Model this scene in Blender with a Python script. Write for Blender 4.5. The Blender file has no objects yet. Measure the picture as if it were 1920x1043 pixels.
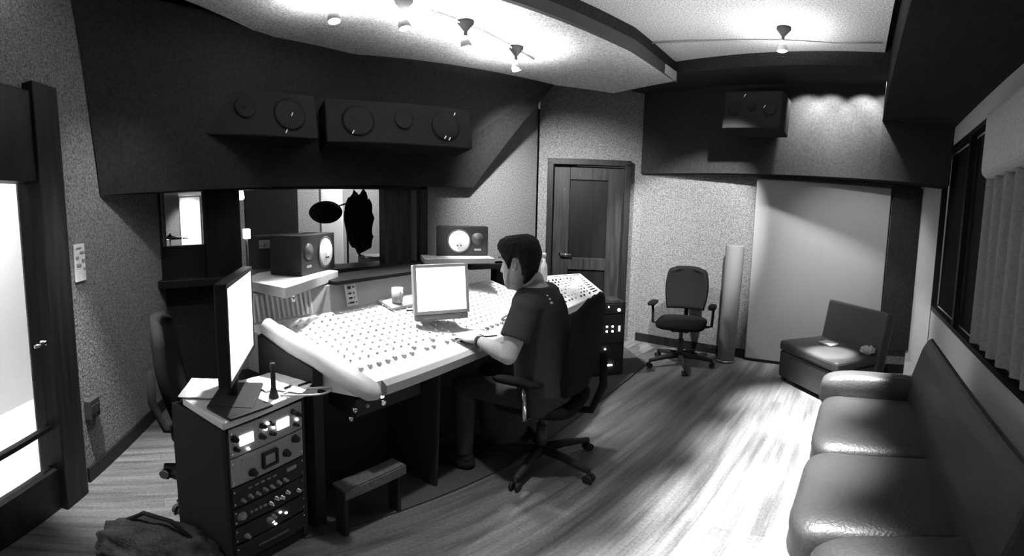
import bpy, bmesh, math, random
from mathutils import Vector, Matrix, noise
random.seed(7)
sc = bpy.context.scene
col = sc.collection
PI = math.pi
R = math.radians
# ------------------------------------------------------------------ camera
# the photograph is a hand-swept panorama: equirectangular lens, 850 px per radian, pitched down 6 degrees
PPR = 850.0
EYE = 1.5
cam_d = bpy.data.cameras.new('camera')
cam = bpy.data.objects.new('camera', cam_d)
col.objects.link(cam)
cam.location = (0, 0, EYE)
cam.rotation_euler = (R(90 - 6), 0, R(54.6))
cam_d.type = 'PANO'
cam_d.panorama_type = 'EQUIRECTANGULAR'
cam_d.longitude_min = -800 / PPR
cam_d.longitude_max = 1120 / PPR
cam_d.latitude_min = -(1043 - 485) / PPR
cam_d.latitude_max = 485 / PPR
cam_d.clip_start = 0.05
sc.camera = cam
# ------------------------------------------------------------------ world, exposure
w = bpy.data.worlds.new('world'); sc.world = w; w.use_nodes = True
w.node_tree.nodes['Background'].inputs[0].default_value = (1, 1, 1, 1)
w.node_tree.nodes['Background'].inputs[1].default_value = 0.062
sc.view_settings.view_transform = 'Standard'
sc.view_settings.look = 'None'
sc.view_settings.exposure = 0.45
sc.view_settings.gamma = 1.0
sc.view_settings.use_curve_mapping = False


def spot(pos, to, power, angle=60, blend=.6, rad=.04):
    l = bpy.data.lights.new('spot_light', 'SPOT'); l.energy = power
    l.spot_size = R(angle); l.spot_blend = blend; l.shadow_soft_size = rad
    o = bpy.data.objects.new('spot_light', l); col.objects.link(o)
    o.location = pos
    o.rotation_euler = (Vector(to) - Vector(pos)).to_track_quat('-Z', 'Y').to_euler()
    return o


def area(pos, to, power, sx, sy):
    l = bpy.data.lights.new('area_light', 'AREA'); l.energy = power
    l.shape = 'RECTANGLE'; l.size = sx; l.size_y = sy
    o = bpy.data.objects.new('area_light', l); col.objects.link(o)
    o.location = pos
    o.rotation_euler = (Vector(to) - Vector(pos)).to_track_quat('-Z', 'Y').to_euler()
    return o


# console row of track spots
spot((-2.40, 1.09, 2.70), (-2.10, 1.12, .85), 760, 38, .9)
spot((-2.32, 1.50, 2.70), (-2.05, 1.70, .85), 760, 38, .9)
spot((-2.38, 2.02, 2.70), (-2.15, 2.35, .85), 600, 40, .9)
spot((-2.54, 2.65, 2.66), (-3.0, 3.75, 1.5), 340, 95, .9)
# floor row of track spots over the open floor
for y in (.9, 1.7, 2.5, 3.25):
    spot((-.32, y, 2.95), (-.32, y + .25, 0), 1900, 27, 1.0, .06)
spot((-.70, 3.02, 2.92), (-1.93, 4.74, 1.15), 480, 43, .5, .03)
spot((-1.9, .45, 2.7), (-2.75, -.21, .9), 48, 62, .9, .05)  # wash added to brighten the left wall, no fixture there
spot((-1.1, 1.0, 2.95), (-1.15, 1.15, 0), 110, 40, .9, .05)  # lamp added to brighten the near floor, without a fixture
for x, pw in ((-.62, 5), (-.40, 5), (-.08, 5), (.12, 3)):   # small wall washers under the black ceiling band
    spot((x, 4.16, 2.95), (x, 4.42, 2.60), pw * 18, 80, .7, .02)
spot((-.15, 3.15, 2.95), (.02, 3.00, .5), 2200, 14, .7, .03)   # narrow spot added for the glare on the far sofa arm
spot((-.15, 3.45, 2.95), (-.16, 3.93, .4), 2400, 11, .7, .03)  # narrow spot added to brighten the armchair seat
spot((-.10, 2.6, 2.95), (.0, 4.7, .95), 115, 46, .8, .05)
spot((-2.36, 1.05, 2.70), (-1.74, .50, .79), 330, 24, .8, .04)  # extra beam added to brighten the side desk
# two narrow lamps added to brighten the white speaker cones
spot((-2.36, 2.02, 2.66), (-2.31, .95, 1.27), 260, 11, .6)
spot((-2.38, 1.09, 2.68), (-2.53, 2.10, 1.27), 260, 11, .6)
# spot over the passage at the left
spot((-1.75, -.30, 2.70), (-2.33, -.10, 0), 480, 28, .8)
# the lit room behind the glass door and the live room behind the studio window
area((-2.6, -.95, 2.4), (-2.75, -1.15, 0.6), 50, 1.2, .5)
area((-5.6, 3.3, 2.6), (-6.8, 3.1, 1.2), 90, .5, .5)
spot((-5.3, .45, 2.6), (-6.7, .66, 1.3), 260, 26, .6)


# ------------------------------------------------------------------ materials (all neutral: the photograph is black and white)
def mat(name, v, rough=.6, metal=0., spec=.5, grain=0., gscale=60., bump=0., bscale=40., coat=0.):
    m = bpy.data.materials.new(name); m.use_nodes = True
    nt = m.node_tree; b = nt.nodes['Principled BSDF']
    b.inputs['Base Color'].default_value = (v, v, v, 1)
    b.inputs['Roughness'].default_value = rough
    b.inputs['Metallic'].default_value = metal
    b.inputs['Specular IOR Level'].default_value = spec
    b.inputs['Coat Weight'].default_value = coat
    tc = nt.nodes.new('ShaderNodeTexCoord')
    nz = nt.nodes.new('ShaderNodeTexNoise'); nz.inputs['Scale'].default_value = gscale
    nz.inputs['Detail'].default_value = 3; nz.inputs['Roughness'].default_value = .75
    nt.links.new(tc.outputs['Object'], nz.inputs['Vector'])
    mr = nt.nodes.new('ShaderNodeMapRange')
    g = max(grain, .04)
    mr.inputs['From Min'].default_value = .3; mr.inputs['From Max'].default_value = .7
    mr.inputs['To Min'].default_value = v * (1 - g); mr.inputs['To Max'].default_value = v * (1 + g)
    nt.links.new(nz.outputs['Fac'], mr.inputs['Value'])
    nt.links.new(mr.outputs['Result'], b.inputs['Base Color'])
    if bump:
        n2 = nt.nodes.new('ShaderNodeTexNoise'); n2.inputs['Scale'].default_value = bscale
        n2.inputs['Detail'].default_value = 4
        nt.links.new(tc.outputs['Object'], n2.inputs['Vector'])
        bp = nt.nodes.new('ShaderNodeBump'); bp.inputs['Strength'].default_value = bump
        bp.inputs['Distance'].default_value = .01
        nt.links.new(n2.outputs['Fac'], bp.inputs['Height'])
        nt.links.new(bp.outputs['Normal'], b.inputs['Normal'])
    return m


def glow(name, s, v=1.0):
    m = bpy.data.materials.new(name); m.use_nodes = True
    b = m.node_tree.nodes['Principled BSDF']
    b.inputs['Base Color'].default_value = (.5, .5, .5, 1)
    b.inputs['Emission Color'].default_value = (v, v, v, 1)
    b.inputs['Emission Strength'].default_value = s
    return m


def glass(name, tint=.9):
    m = bpy.data.materials.new(name); m.use_nodes = True
    nt = m.node_tree; nt.nodes.clear()
    out = nt.nodes.new('ShaderNodeOutputMaterial'); mx = nt.nodes.new('ShaderNodeMixShader')
    tr = nt.nodes.new('ShaderNodeBsdfTransparent'); gl = nt.nodes.new('ShaderNodeBsdfGlossy')
    tr.inputs[0].default_value = (tint, tint, tint, 1); gl.inputs['Roughness'].default_value = .02
    lw = nt.nodes.new('ShaderNodeLayerWeight'); lw.inputs[0].default_value = .08
    nt.links.new(lw.outputs['Fresnel'], mx.inputs[0]); nt.links.new(tr.outputs[0], mx.inputs[1])
    nt.links.new(gl.outputs[0], mx.inputs[2]); nt.links.new(mx.outputs[0], out.inputs[0])
    return m


def plank_mat():
    m = bpy.data.materials.new('wood_plank_floor'); m.use_nodes = True
    nt = m.node_tree; b = nt.nodes['Principled BSDF']; L = nt.links.new
    tc = nt.nodes.new('ShaderNodeTexCoord')
    mp = nt.nodes.new('ShaderNodeMapping'); mp.inputs['Rotation'].default_value = (0, 0, R(90))
    L(tc.outputs['Object'], mp.inputs['Vector'])
    br = nt.nodes.new('ShaderNodeTexBrick')
    br.inputs['Scale'].default_value = 1.0
    br.inputs['Brick Width'].default_value = 1.2; br.inputs['Row Height'].default_value = .085
    br.inputs['Mortar Size'].default_value = .0015; br.inputs['Mortar Smooth'].default_value = .3
    br.inputs['Color1'].default_value = (.115, .115, .115, 1); br.inputs['Color2'].default_value = (.15, .15, .15, 1)
    br.inputs['Mortar'].default_value = (.085, .085, .085, 1)
    L(mp.outputs['Vector'], br.inputs['Vector'])
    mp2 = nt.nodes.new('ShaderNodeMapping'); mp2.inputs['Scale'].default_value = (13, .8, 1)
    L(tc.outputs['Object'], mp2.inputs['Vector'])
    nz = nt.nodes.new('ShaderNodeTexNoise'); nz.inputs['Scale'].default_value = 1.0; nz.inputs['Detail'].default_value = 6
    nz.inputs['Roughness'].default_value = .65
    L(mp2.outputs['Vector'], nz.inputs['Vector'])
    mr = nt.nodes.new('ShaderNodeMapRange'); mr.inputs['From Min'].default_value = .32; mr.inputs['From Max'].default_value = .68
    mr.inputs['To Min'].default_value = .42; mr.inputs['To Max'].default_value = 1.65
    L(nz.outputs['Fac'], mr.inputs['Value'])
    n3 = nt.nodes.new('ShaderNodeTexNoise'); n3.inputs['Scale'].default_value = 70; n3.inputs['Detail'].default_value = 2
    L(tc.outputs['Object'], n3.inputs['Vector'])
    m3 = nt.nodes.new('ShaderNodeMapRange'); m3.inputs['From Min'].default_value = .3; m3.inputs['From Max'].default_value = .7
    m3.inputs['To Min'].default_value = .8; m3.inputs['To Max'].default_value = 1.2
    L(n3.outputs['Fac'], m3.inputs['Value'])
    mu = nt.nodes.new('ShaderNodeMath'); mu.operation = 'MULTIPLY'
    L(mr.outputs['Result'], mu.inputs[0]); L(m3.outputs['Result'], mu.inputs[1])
    vm = nt.nodes.new('ShaderNodeVectorMath'); vm.operation = 'SCALE'
    L(br.outputs['Color'], vm.inputs[0]); L(mu.outputs[0], vm.inputs['Scale'])
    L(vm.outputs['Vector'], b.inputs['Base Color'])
    b.inputs['Roughness'].default_value = .38; b.inputs['Specular IOR Level'].default_value = .5
    return m


def wood_mat(name, a, c, axis='Z', rough=.45):
    m = bpy.data.materials.new(name); m.use_nodes = True
    nt = m.node_tree; b = nt.nodes['Principled BSDF']; L = nt.links.new
    tc = nt.nodes.new('ShaderNodeTexCoord'); mp = nt.nodes.new('ShaderNodeMapping')
    mp.inputs['Scale'].default_value = (30, 30, 2.0) if axis == 'Z' else (2, 30, 30)
    L(tc.outputs['Object'], mp.inputs['Vector'])
    nz = nt.nodes.new('ShaderNodeTexNoise'); nz.inputs['Scale'].default_value = 1; nz.inputs['Detail'].default_value = 5
    L(mp.outputs['Vector'], nz.inputs['Vector'])
    mr = nt.nodes.new('ShaderNodeMapRange'); mr.inputs['From Min'].default_value = .3; mr.inputs['From Max'].default_value = .7
    mr.inputs['To Min'].default_value = a; mr.inputs['To Max'].default_value = c
    L(nz.outputs['Fac'], mr.inputs['Value']); L(mr.outputs['Result'], b.inputs['Base Color'])
    b.inputs['Roughness'].default_value = rough; b.inputs['Specular IOR Level'].default_value = .2
    return m


M = dict(
    plaster=mat('textured_wall_plaster', .19, .95, spec=.1, grain=.75, gscale=80, bump=.5, bscale=60),
    ceiling=mat('stippled_ceiling', .50, .95, spec=.1, grain=.6, gscale=75, bump=.4, bscale=60),
    fabric=mat('black_stretched_fabric', .028, 1., spec=.05, grain=.3, gscale=40),
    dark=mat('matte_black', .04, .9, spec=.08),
    black=mat('black_plastic', .03, .6, spec=.2),
    satin=mat('satin_black_metal', .06, .4, spec=.4),
    leather=mat('black_leather', .038, .40, spec=.45, bump=.25, bscale=90, grain=.15),
    rug=mat('black_carpet', .09, 1., spec=.05, grain=.3, gscale=150, bump=.4, bscale=300),
    mesh=mat('black_woven_mesh', .014, 1., spec=.05),
    doorwood=wood_mat('dark_door_wood', .012, .04),
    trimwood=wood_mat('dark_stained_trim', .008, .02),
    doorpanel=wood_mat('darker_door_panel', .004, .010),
    white=mat('white_enamel', .8, .5),
    pale=mat('pale_console_panel', .78, .6, spec=.3),
    grey=mat('grey_console_bridge', .5, .6),
    midgrey=mat('mid_grey_plastic', .3, .5),
    capgrey=mat('light_grey_caps', .5, .6),
    pad=mat('pale_vinyl_padding', .55, .5, spec=.4),
    silver=mat('brushed_silver_faceplate', .32, .5, metal=.3, grain=.25, gscale=120),
    chrome=mat('chrome', .8, .18, metal=1.),
    paper=mat('white_paper', .85, .9),
    canvas=mat('pale_grey_canvas', .30, 1., spec=.05, grain=.07, gscale=60),
    tube=mat('grey_plastic_tube', .22, .7, spec=.3),
    curtain=mat('grey_curtain_cloth', .48, 1., spec=.05, grain=.2, gscale=60),
    bandp=mat('smooth_pale_wall_paint', .75, .9, spec=.1, grain=.06),
    skin=mat('skin', .42, .55, grain=.16, gscale=150),
    hair=mat('black_hair', .015, .75, spec=.15, grain=.4, gscale=120, bump=.6, bscale=120),
    beard=mat('stubble', .24, .8),
    shirt=mat('black_cotton', .05, .95, spec=.05),
    print=mat('white_shirt_print', .8, .8),
    cone=mat('white_paper_cone', .9, .7),
    screen=glow('lit_screen', 1.6),
    lamp=glow('lamp_bulb', 40),
    led=glow('indicator_light', 6),
    meter=glow('backlit_meter', 2.2),
    glass=glass('window_glass'),
    frost=glass('door_glass', .95),
    bright=mat('white_painted_wall', .85, .9),
    plank=plank_mat(),
    deep=mat('deep_black_lacquer', .022, .9, spec=.03),
    bottle=mat('clear_plastic_bottle', .75, .2, spec=.6),
)


# ------------------------------------------------------------------ mesh helpers
class MB:
    """collects shapes into one bmesh; T is a placing matrix applied to every shape"""
    def __init__(s, T=None):
        s.b = bmesh.new(); s.T = T or Matrix()

    def _fin(s, vs, T=None):
        X = s.T @ (T or Matrix())
        for v in vs: v.co = X @ v.co
        return vs

    def box(s, c, d, rz=0, bev=0, rx=0, ry=0, seg=2):
        t = bmesh.new()
        bmesh.ops.create_cube(t, size=1)
        for v in t.verts: v.co = Vector((v.co.x * d[0], v.co.y * d[1], v.co.z * d[2]))
        if bev: bmesh.ops.bevel(t, geom=t.edges[:], offset=min(bev, min(d) * .49), segments=seg, affect='EDGES', profile=.5)
        X = Matrix.Translation(c) @ Matrix.Rotation(rz, 4, 'Z') @ Matrix.Rotation(ry, 4, 'Y') @ Matrix.Rotation(rx, 4, 'X')
        s._merge(t, X); return s

    def _merge(s, t, X=None):
        X = s.T @ (X or Matrix())
        mp = {}
        for v in t.verts: mp[v] = s.b.verts.new(X @ v.co)
        for f in t.faces:
            try:
                nf = s.b.faces.new([mp[v] for v in f.verts]); nf.smooth = f.smooth
            except ValueError: pass
        t.free()

    def prism(s, pts, z0, z1, bev=0):
        """polygon in plan extruded between two heights (a number or one per corner)"""
        t = bmesh.new(); n = len(pts)
        a = z0 if isinstance(z0, (list, tuple)) else [z0] * n
        c = z1 if isinstance(z1, (list, tuple)) else [z1] * n
        lo = [t.verts.new((p[0], p[1], a[i])) for i, p in enumerate(pts)]
        hi = [t.verts.new((p[0], p[1], c[i])) for i, p in enumerate(pts)]
        t.faces.new(lo[::-1]); t.faces.new(hi)
        for i in range(n): t.faces.new((lo[i], lo[(i + 1) % n], hi[(i + 1) % n], hi[i]))
        bmesh.ops.recalc_face_normals(t, faces=t.faces[:])
        if bev: bmesh.ops.bevel(t, geom=t.edges[:], offset=bev, segments=2, affect='EDGES', profile=.5)
        s._merge(t); return s

    def extr(s, prof, x0, x1, X=None, bev=0):
        """profile in (y,z) extruded along x"""
        t = bmesh.new(); n = len(prof)
        a = [t.verts.new((x0, p[0], p[1])) for p in prof]; c = [t.verts.new((x1, p[0], p[1])) for p in prof]
        t.faces.new(a[::-1]); t.faces.new(c)
        for i in range(n): t.faces.new((a[i], a[(i + 1) % n], c[(i + 1) % n], c[i]))
        bmesh.ops.recalc_face_normals(t, faces=t.faces[:])
        if bev: bmesh.ops.bevel(t, geom=t.edges[:], offset=bev, segments=2, affect='EDGES', profile=.5)
        s._merge(t, X); return s

    def hull(s, lo, hi):
        """eight-corner solid from two loops of 3D points"""
        t = bmesh.new(); n = len(lo)
        a = [t.verts.new(p) for p in lo]; c = [t.verts.new(p) for p in hi]
        t.faces.new(a[::-1]); t.faces.new(c)
        for i in range(n): t.faces.new((a[i], a[(i + 1) % n], c[(i + 1) % n], c[i]))
        bmesh.ops.recalc_face_normals(t, faces=t.faces[:])
        s._merge(t); return s

    def lathe(s, prof, c=(0, 0, 0), axis=(0, 0, 1), n=20):
        t = bmesh.new(); rings = []
        for r, z in prof:
            rings.append([t.verts.new((max(r, 1e-4) * math.cos(2 * PI * i / n), max(r, 1e-4) * math.sin(2 * PI * i / n), z)) for i in range(n)])
        for k in range(len(rings) - 1):
            for i in range(n):
                f = t.faces.new((rings[k][i], rings[k][(i + 1) % n], rings[k + 1][(i + 1) % n], rings[k + 1][i])); f.smooth = True
        t.faces.new(rings[0][::-1]); t.faces.new(rings[-1])
        q = Vector((0, 0, 1)).rotation_difference(Vector(axis).normalized())
        s._merge(t, Matrix.Translation(c) @ q.to_matrix().to_4x4()); return s

    def cyl(s, a, c, r, r2=None, n=14):
        a = Vector(a); c = Vector(c); h = (c - a).length
        return s.lathe([(r, 0), (r if r2 is None else r2, h)], a, c - a, n)

    def tube(s, pts, r, n=8, closed=False):
        t = bmesh.new(); pts = [Vector(p) for p in pts]; rings = []
        rr = r if isinstance(r, (list, tuple)) else [r] * len(pts)
        up = Vector((0, 0, 1))
        for i, p in enumerate(pts):
            d = (pts[min(i + 1, len(pts) - 1)] - pts[max(i - 1, 0)]).normalized()
            x = d.cross(up)
            if x.length < .05: x = d.cross(Vector((1, 0, 0)))
            x.normalize(); y = x.cross(d)
            rings.append([t.verts.new(p + rr[i] * (x * math.cos(2 * PI * k / n) + y * math.sin(2 * PI * k / n))) for k in range(n)])
        for k in range(len(rings) - 1):
            for i in range(n):
                f = t.faces.new((rings[k][i], rings[k][(i + 1) % n], rings[k + 1][(i + 1) % n], rings[k + 1][i])); f.smooth = True
        t.faces.new(rings[0][::-1]); t.faces.new(rings[-1])
        bmesh.ops.recalc_face_normals(t, faces=t.faces[:])
        s._merge(t); return s

    def puff(s, c, d, rz=0, p=.45, bulge=.0, seg=24, rx=0, ry=0, jit=0.):
        """rounded cushion: a superellipsoid"""
        t = bmesh.new()
        bmesh.ops.create_uvsphere(t, u_segments=seg * 2, v_segments=seg, radius=1)
        sg = lambda v, e: math.copysign(abs(v) ** e, v)
        for v in t.verts:
            th = math.atan2(v.co.y, v.co.x); ph = math.asin(max(-1, min(1, v.co.z)))
            x = sg(math.cos(ph), p) * sg(math.cos(th), p); y = sg(math.cos(ph), p) * sg(math.sin(th), p); z = sg(math.sin(ph), p * 1.3)
            k = 1 + bulge * (1 - x * x) * (1 - y * y)
            j = jit * noise.noise(Vector((x * 2.3, y * 2.3, z * 2 + c[0] * 7)))
            v.co = Vector((x * d[0] / 2 * (1 + j), y * d[1] / 2 * (1 + j), z * d[2] / 2 * k * (1 + j)))
        for f in t.faces: f.smooth = True
        s._merge(t, Matrix.Translation(c) @ Matrix.Rotation(rz, 4, 'Z') @ Matrix.Rotation(ry, 4, 'Y') @ Matrix.Rotation(rx, 4, 'X')); return s

    def build(s, name, m, parent=None, smooth=False, origin=None):
        bmesh.ops.recalc_face_normals(s.b, faces=s.b.faces[:]) if s.b.faces else None
        if origin is not None:
            for v in s.b.verts: v.co -= Vector(origin)
        me = bpy.data.meshes.new(name); s.b.to_mesh(me); s.b.free()
        if smooth:
            for p in me.polygons: p.use_smooth = True
        o = bpy.data.objects.new(name, me); col.objects.link(o)
        if m is not None: me.materials.append(M[m] if isinstance(m, str) else m)
        if origin is not None: o.location = origin
        if parent: o.parent = parent
        return o


def tag(o, label=None, cat=None, group=None, kind=None):
    if label: o['label'] = label
    if cat: o['category'] = cat
    if group: o['group'] = group
    if kind: o['kind'] = kind
    return o


def thing(name, label, cat, loc=(0, 0, 0), rz=0, group=None):
    o = bpy.data.objects.new(name, None); col.objects.link(o)
    o.location = loc; o.rotation_euler = (0, 0, rz); o.empty_display_size = .1
    return tag(o, label, cat, group)


def struct(o, label=None): return tag(o, label, kind='structure')


def children(o): return [c for c in bpy.data.objects if c.parent == o]


def copy_tree(o, parent=None):
    kids = children(o)
    c = o.copy(); col.objects.link(c); c.parent = parent
    for k in kids: copy_tree(k, c)
    return c


# ================================================================== THE ROOM
LWd = Vector((-.92, .392, 0))                                  # direction of the left wall
def lw(x): return -.4 + (x + 2.31) * -.4264
XF = -3.55                                                     # front wall
DC = (-3.5, 4.075); DE = (-2.475, 4.744)                       # door wall from front wall to back-wall corner
YB = 4.74; XR = .82; ZC = 3.3

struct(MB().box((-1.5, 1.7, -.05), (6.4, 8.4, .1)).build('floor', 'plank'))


def wall_seg(mb, a, b, z0, z1, th=.1, side=1):
    a = Vector((a[0], a[1], 0)); b = Vector((b[0], b[1], 0)); d = (b - a).normalized(); n = Vector((-d.y, d.x, 0)) * th * side
    mb.prism([a, b, b + n, a + n], z0, z1)
    return mb


# left wall with the opening of the glass door (opening from x -2.06 to -1.40)
m_ = MB()
wall_seg(m_, (-3.62, lw(-3.62)), (-2.06, lw(-2.06)), 0, ZC, side=-1)
wall_seg(m_, (-2.06, lw(-2.06)), (-1.3, lw(-1.3)), 2.15, ZC, side=-1)
struct(m_.build('wall_left', 'plaster'))
# front wall: opening y .15..2.40, z 1.04..1.74
m_ = MB()
m_.box((XF - .06, 3.25, ZC / 2), (.12, 1.7, ZC))
m_.box((XF - .06, 1.2, (1.76 + ZC) / 2), (.12, 2.45, ZC - 1.76))
struct(m_.build('wall_front', 'plaster'))
struct(MB().box((XF - .06, 1.22, .5), (.12, 2.36, 1.0)).build('trim_1', 'fabric'), 'black fabric panelling below the studio window')
m_ = MB(); wall_seg(m_, DC, (-3.405, 4.137), 0, ZC, side=1); wall_seg(m_, (-2.60, 4.662), DE, 0, ZC, side=1)
wall_seg(m_, (-3.405, 4.137), (-2.60, 4.662), 2.14, ZC, side=1)
struct(m_.build('wall_side', 'plaster'))
struct(MB().box(((DE[0] + XR) / 2, YB + .05, ZC / 2), (XR - DE[0] + .1, .1, ZC)).build('wall_back', 'plaster'))
# right wall with the curtained opening (y .6..4.55, z .78..2.38)
m_ = MB()
m_.box((XR + .05, 2.2, .39), (.1, 5.3, .78)); m_.box((XR + .05, 2.2, (2.38 + ZC) / 2), (.1, 5.3, ZC - 2.38))
struct(m_.build('wall_right', 'bandp'))
# ceiling: low bright panel, higher bright panel, dark riser between
LOW = [(-2.3, -.8), (-2.62, .25), (-3.32, 1.0), (-3.5, 1.74), (-3.04, 3.76), (-2.68, 4.33), (-1.84, 4.1), (-1.84, 3.2), (-1.98, 1.98), (-2.04, -.8)]
struct(MB().prism(LOW, 2.9, 3.0).build('ceiling', 'ceiling'), 'lower bright stippled ceiling panel')
HIGH = [(-2.1, -.8), (-2.0, 1.9), (-1.90, 3.3), (-1.86, 4.12), (-1.14, 4.0), (.07, 3.86), (.10, -.8)]
struct(MB().prism(HIGH, 3.12, 3.2).build('ceiling.001', 'ceiling'), 'higher bright stippled ceiling panel')
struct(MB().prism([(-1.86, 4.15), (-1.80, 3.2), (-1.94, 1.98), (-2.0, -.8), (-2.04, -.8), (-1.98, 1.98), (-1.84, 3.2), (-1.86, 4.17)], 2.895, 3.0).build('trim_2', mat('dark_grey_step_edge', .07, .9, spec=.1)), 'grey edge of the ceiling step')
struct(MB().prism([(-1.87, 4.15), (-1.81, 3.2), (-1.95, 1.98), (-2.01, -.8), (-2.05, -.8), (-1.99, 1.98), (-1.85, 3.2), (-1.91, 4.15)], 3.0, 3.2).build('trim_3', 'fabric'), 'black gap above the ceiling step')
struct(MB().box((-1.5, 1.7, ZC + .05), (6.4, 8.4, .1)).build('ceiling.002', 'fabric'), 'black outer ceiling around the bright panels')
# front soffit: black, leaning forward, from below window height up to the ceiling
lo = [(-2.64, lw(-2.64) + .01, 1.66), (-3.45, .9, 1.71), (-3.45, 2.2, 1.72), (-3.45, 3.02, 1.74)]
hi = [(-2.49, lw(-2.49) + .01, 2.95), (-3.25, 1.0, 2.95), (-3.45, 1.74, 2.95), (-3.02, 3.78, 2.95)]
t = MB()
lo2 = lo + [(-3.56, 3.02, 1.74), (-3.56, lw(-3.56) + .01, 1.7)]
hi2 = hi + [(-3.56, 3.9, 2.95), (-3.56, lw(-3.56) + .01, 2.95)]
t.hull(lo2, hi2)
struct(t.build('trim_4', 'fabric'), 'black fabric soffit over the studio window')
# rear soffit and the dark slope above it
t = MB()
t.hull([(-2.49, 4.70, 2.0), (-2.49, 4.74, 2.0), (XR, 4.74, 2.02), (XR, 4.34, 2.02)], [(-2.49, 4.70, 3.0), (-2.49, 4.74, 3.0), (XR, 4.74, 3.0), (XR, 4.34, 3.0)])
struct(t.build('trim_5', mat('dark_grey_fabric', .032, 1., spec=.05, grain=.3, gscale=50)), 'dark fabric soffit along the back wall')
t = MB()
t.prism([(-2.5, 4.74), (-2.68, 4.33), (-1.8, 4.10), (-1.14, 4.0), (.07, 3.86), (XR, 3.86), (XR, 4.74)], 2.98, 3.28)
struct(t.build('trim_6', 'fabric'), 'black ceiling band behind the bright panels')
struct(MB().box((.47, 1.7, 2.93), (.70, 6.0, .64)).build('trim_7', 'fabric'), 'black ceiling bulkhead along the right side')
# dark corner return on the back wall and right opening frame
struct(MB().box((.46, 4.70, 1.14), (.30, .06, 1.72)).build('trim_8', 'fabric'), 'black fabric strip on the back wall beside the pale panel')
struct(MB().box((.70, 4.715, 1.2), (.22, .04, 2.4)).build('trim_9', 'bandp'), 'pale strip of wall in the back right corner')
for nm, a, b, sd0 in (('baseboard_left', (-3.5, lw(-3.5)), (-2.31, lw(-2.31)), 1), ('baseboard_back', (DE[0], YB), (XR, YB), -1)):
    t = MB(); wall_seg(t, a, b, 0, .1, th=.015, side=sd0); struct(t.build(nm, 'trimwood'))

# ---------------- door_1: panelled wooden door in the side wall
dd = (Vector((DE[0], DE[1], 0)) - Vector((DC[0], DC[1], 0))).normalized()
dang = math.atan2(dd.y, dd.x)
D1 = thing('door_1', 'dark stained wooden panel door in the pale wall behind the seated person', None, (-3.405, 4.137, 0), dang)
D1['kind'] = 'structure'
W = .96
MB().box((W / 2, -.02, 2.105), (W, .12, .07), bev=.006).box((.035, -.02, 1.05), (.07, .12, 2.1), bev=.006).box((W - .035, -.02, 1.05), (.07, .12, 2.1), bev=.006).build('door_frame', 'trimwood', D1)
t = MB()
for (x0, x1, z0, z1) in ((.075, .26, .01, 2.06), (.70, .885, .01, 2.06), (.26, .70, 1.90, 2.06), (.26, .70, .84, .98), (.26, .70, .01, .25)):
    t.box(((x0 + x1) / 2, .02, (z0 + z1) / 2), (x1 - x0, .045, z1 - z0), bev=.004)
leaf = t.build('door_leaf', 'doorwood', D1)
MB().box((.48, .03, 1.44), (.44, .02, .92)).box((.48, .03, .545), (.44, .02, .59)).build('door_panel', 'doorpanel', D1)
t = MB().lathe([(.028, 0), (.028, .012), (.012, .014), (.012, .05)], (.18, -.005, 1.02), (0, -1, 0)); t.cyl((.18, -.05, 1.02), (.30, -.05, 1.02), .010)
t.build('door_handle', 'chrome', D1, smooth=True)
MB().cyl((.20, -.004, 1.78), (.20, -.012, 1.78), .008).build('door_peephole', 'chrome', D1)

# ---------------- door_2: glazed door at the far left, bright room behind
lang = math.atan2(-.392, .92)
D2 = thing('door_2', 'black framed glass door at the left edge with a bright room behind', None, (-2.06, lw(-2.06), 0), lang)
D2['kind'] = 'structure'
t = MB().box((-.08, -.01, 1.1), (.20, .14, 2.2), bev=.006).box((.36, -.01, 1.93), (.9, .10, .44), bev=.004).box((.36, -.01, .13), (.9, .06, .26), bev=.004).box((.75, -.01, 1.0), (.1, .08, 2.0), bev=.004)
t.build('door_frame', 'trimwood', D2)
MB().box((.36, -.01, .99), (.72, .01, 1.48)).build('door_glass', 'frost', D2)
MB().box((.36, -.01, .50), (.70, .03, .025)).build('glazing_bar', 'trimwood', D2)
t = MB().cyl((.07, .03, .97), (.07, .06, .97), .012); t.cyl((.07, .055, .97), (.15, .055, .97), .008); t.build('door_handle', 'chrome', D2, smooth=True)
# room behind that door
t = MB(); a = Vector((-2.9, -1.6, 0)); t.prism([(-4.3, -.75), (-1.3, -2.08), (-1.34, -2.17), (-4.34, -.84)], 0, 2.6)
struct(t.build('wall_hallway', 'bright'), 'white wall of the bright room behind the glass door')
struct(MB().prism([(-4.3, -.75), (-1.3, -2.08), (-1.0, -1.06), (-3.7, .08)], -.06, .004).build('floor.001', 'bright'), 'bright floor of the hallway behind the glass door')

# ---------------- window_1: studio window
W1 = thing('window_1', 'wide studio window in dark wood looking into the live room', None, (XF, .1, 1.0)); W1['kind'] = 'structure'
t = MB().box((-.02, 1.17, .0), (.34, 2.42, .06), bev=.005).box((-.02, 1.17, .73), (.16, 2.42, .06), bev=.005)
t.box((-.02, -.01, .36), (.16, .07, .76), bev=.005).box((-.02, 2.35, .36), (.16, .09, .76), bev=.005)
t.build('window_frame', 'trimwood', W1)
MB().box((-.02, .50, .36), (.14, .28, .70)).build('mullion', 'trimwood', W1)
MB().box((-.02, .19, .15), (.10, .34, .26)).build('lower_panel', 'trimwood', W1)
MB().box((-.03, 2.10, .36), (.05, .30, .70), bev=.004).box((-.0, 1.95, .36), (.10, .04, .70)).build('wood_panel', 'doorwood', W1)
MB().box((-.03, .19, .49), (.012, .34, .42)).box((-.03, 1.29, .36), (.012, 1.30, .70)).build('window_pane', 'glass', W1)

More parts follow.
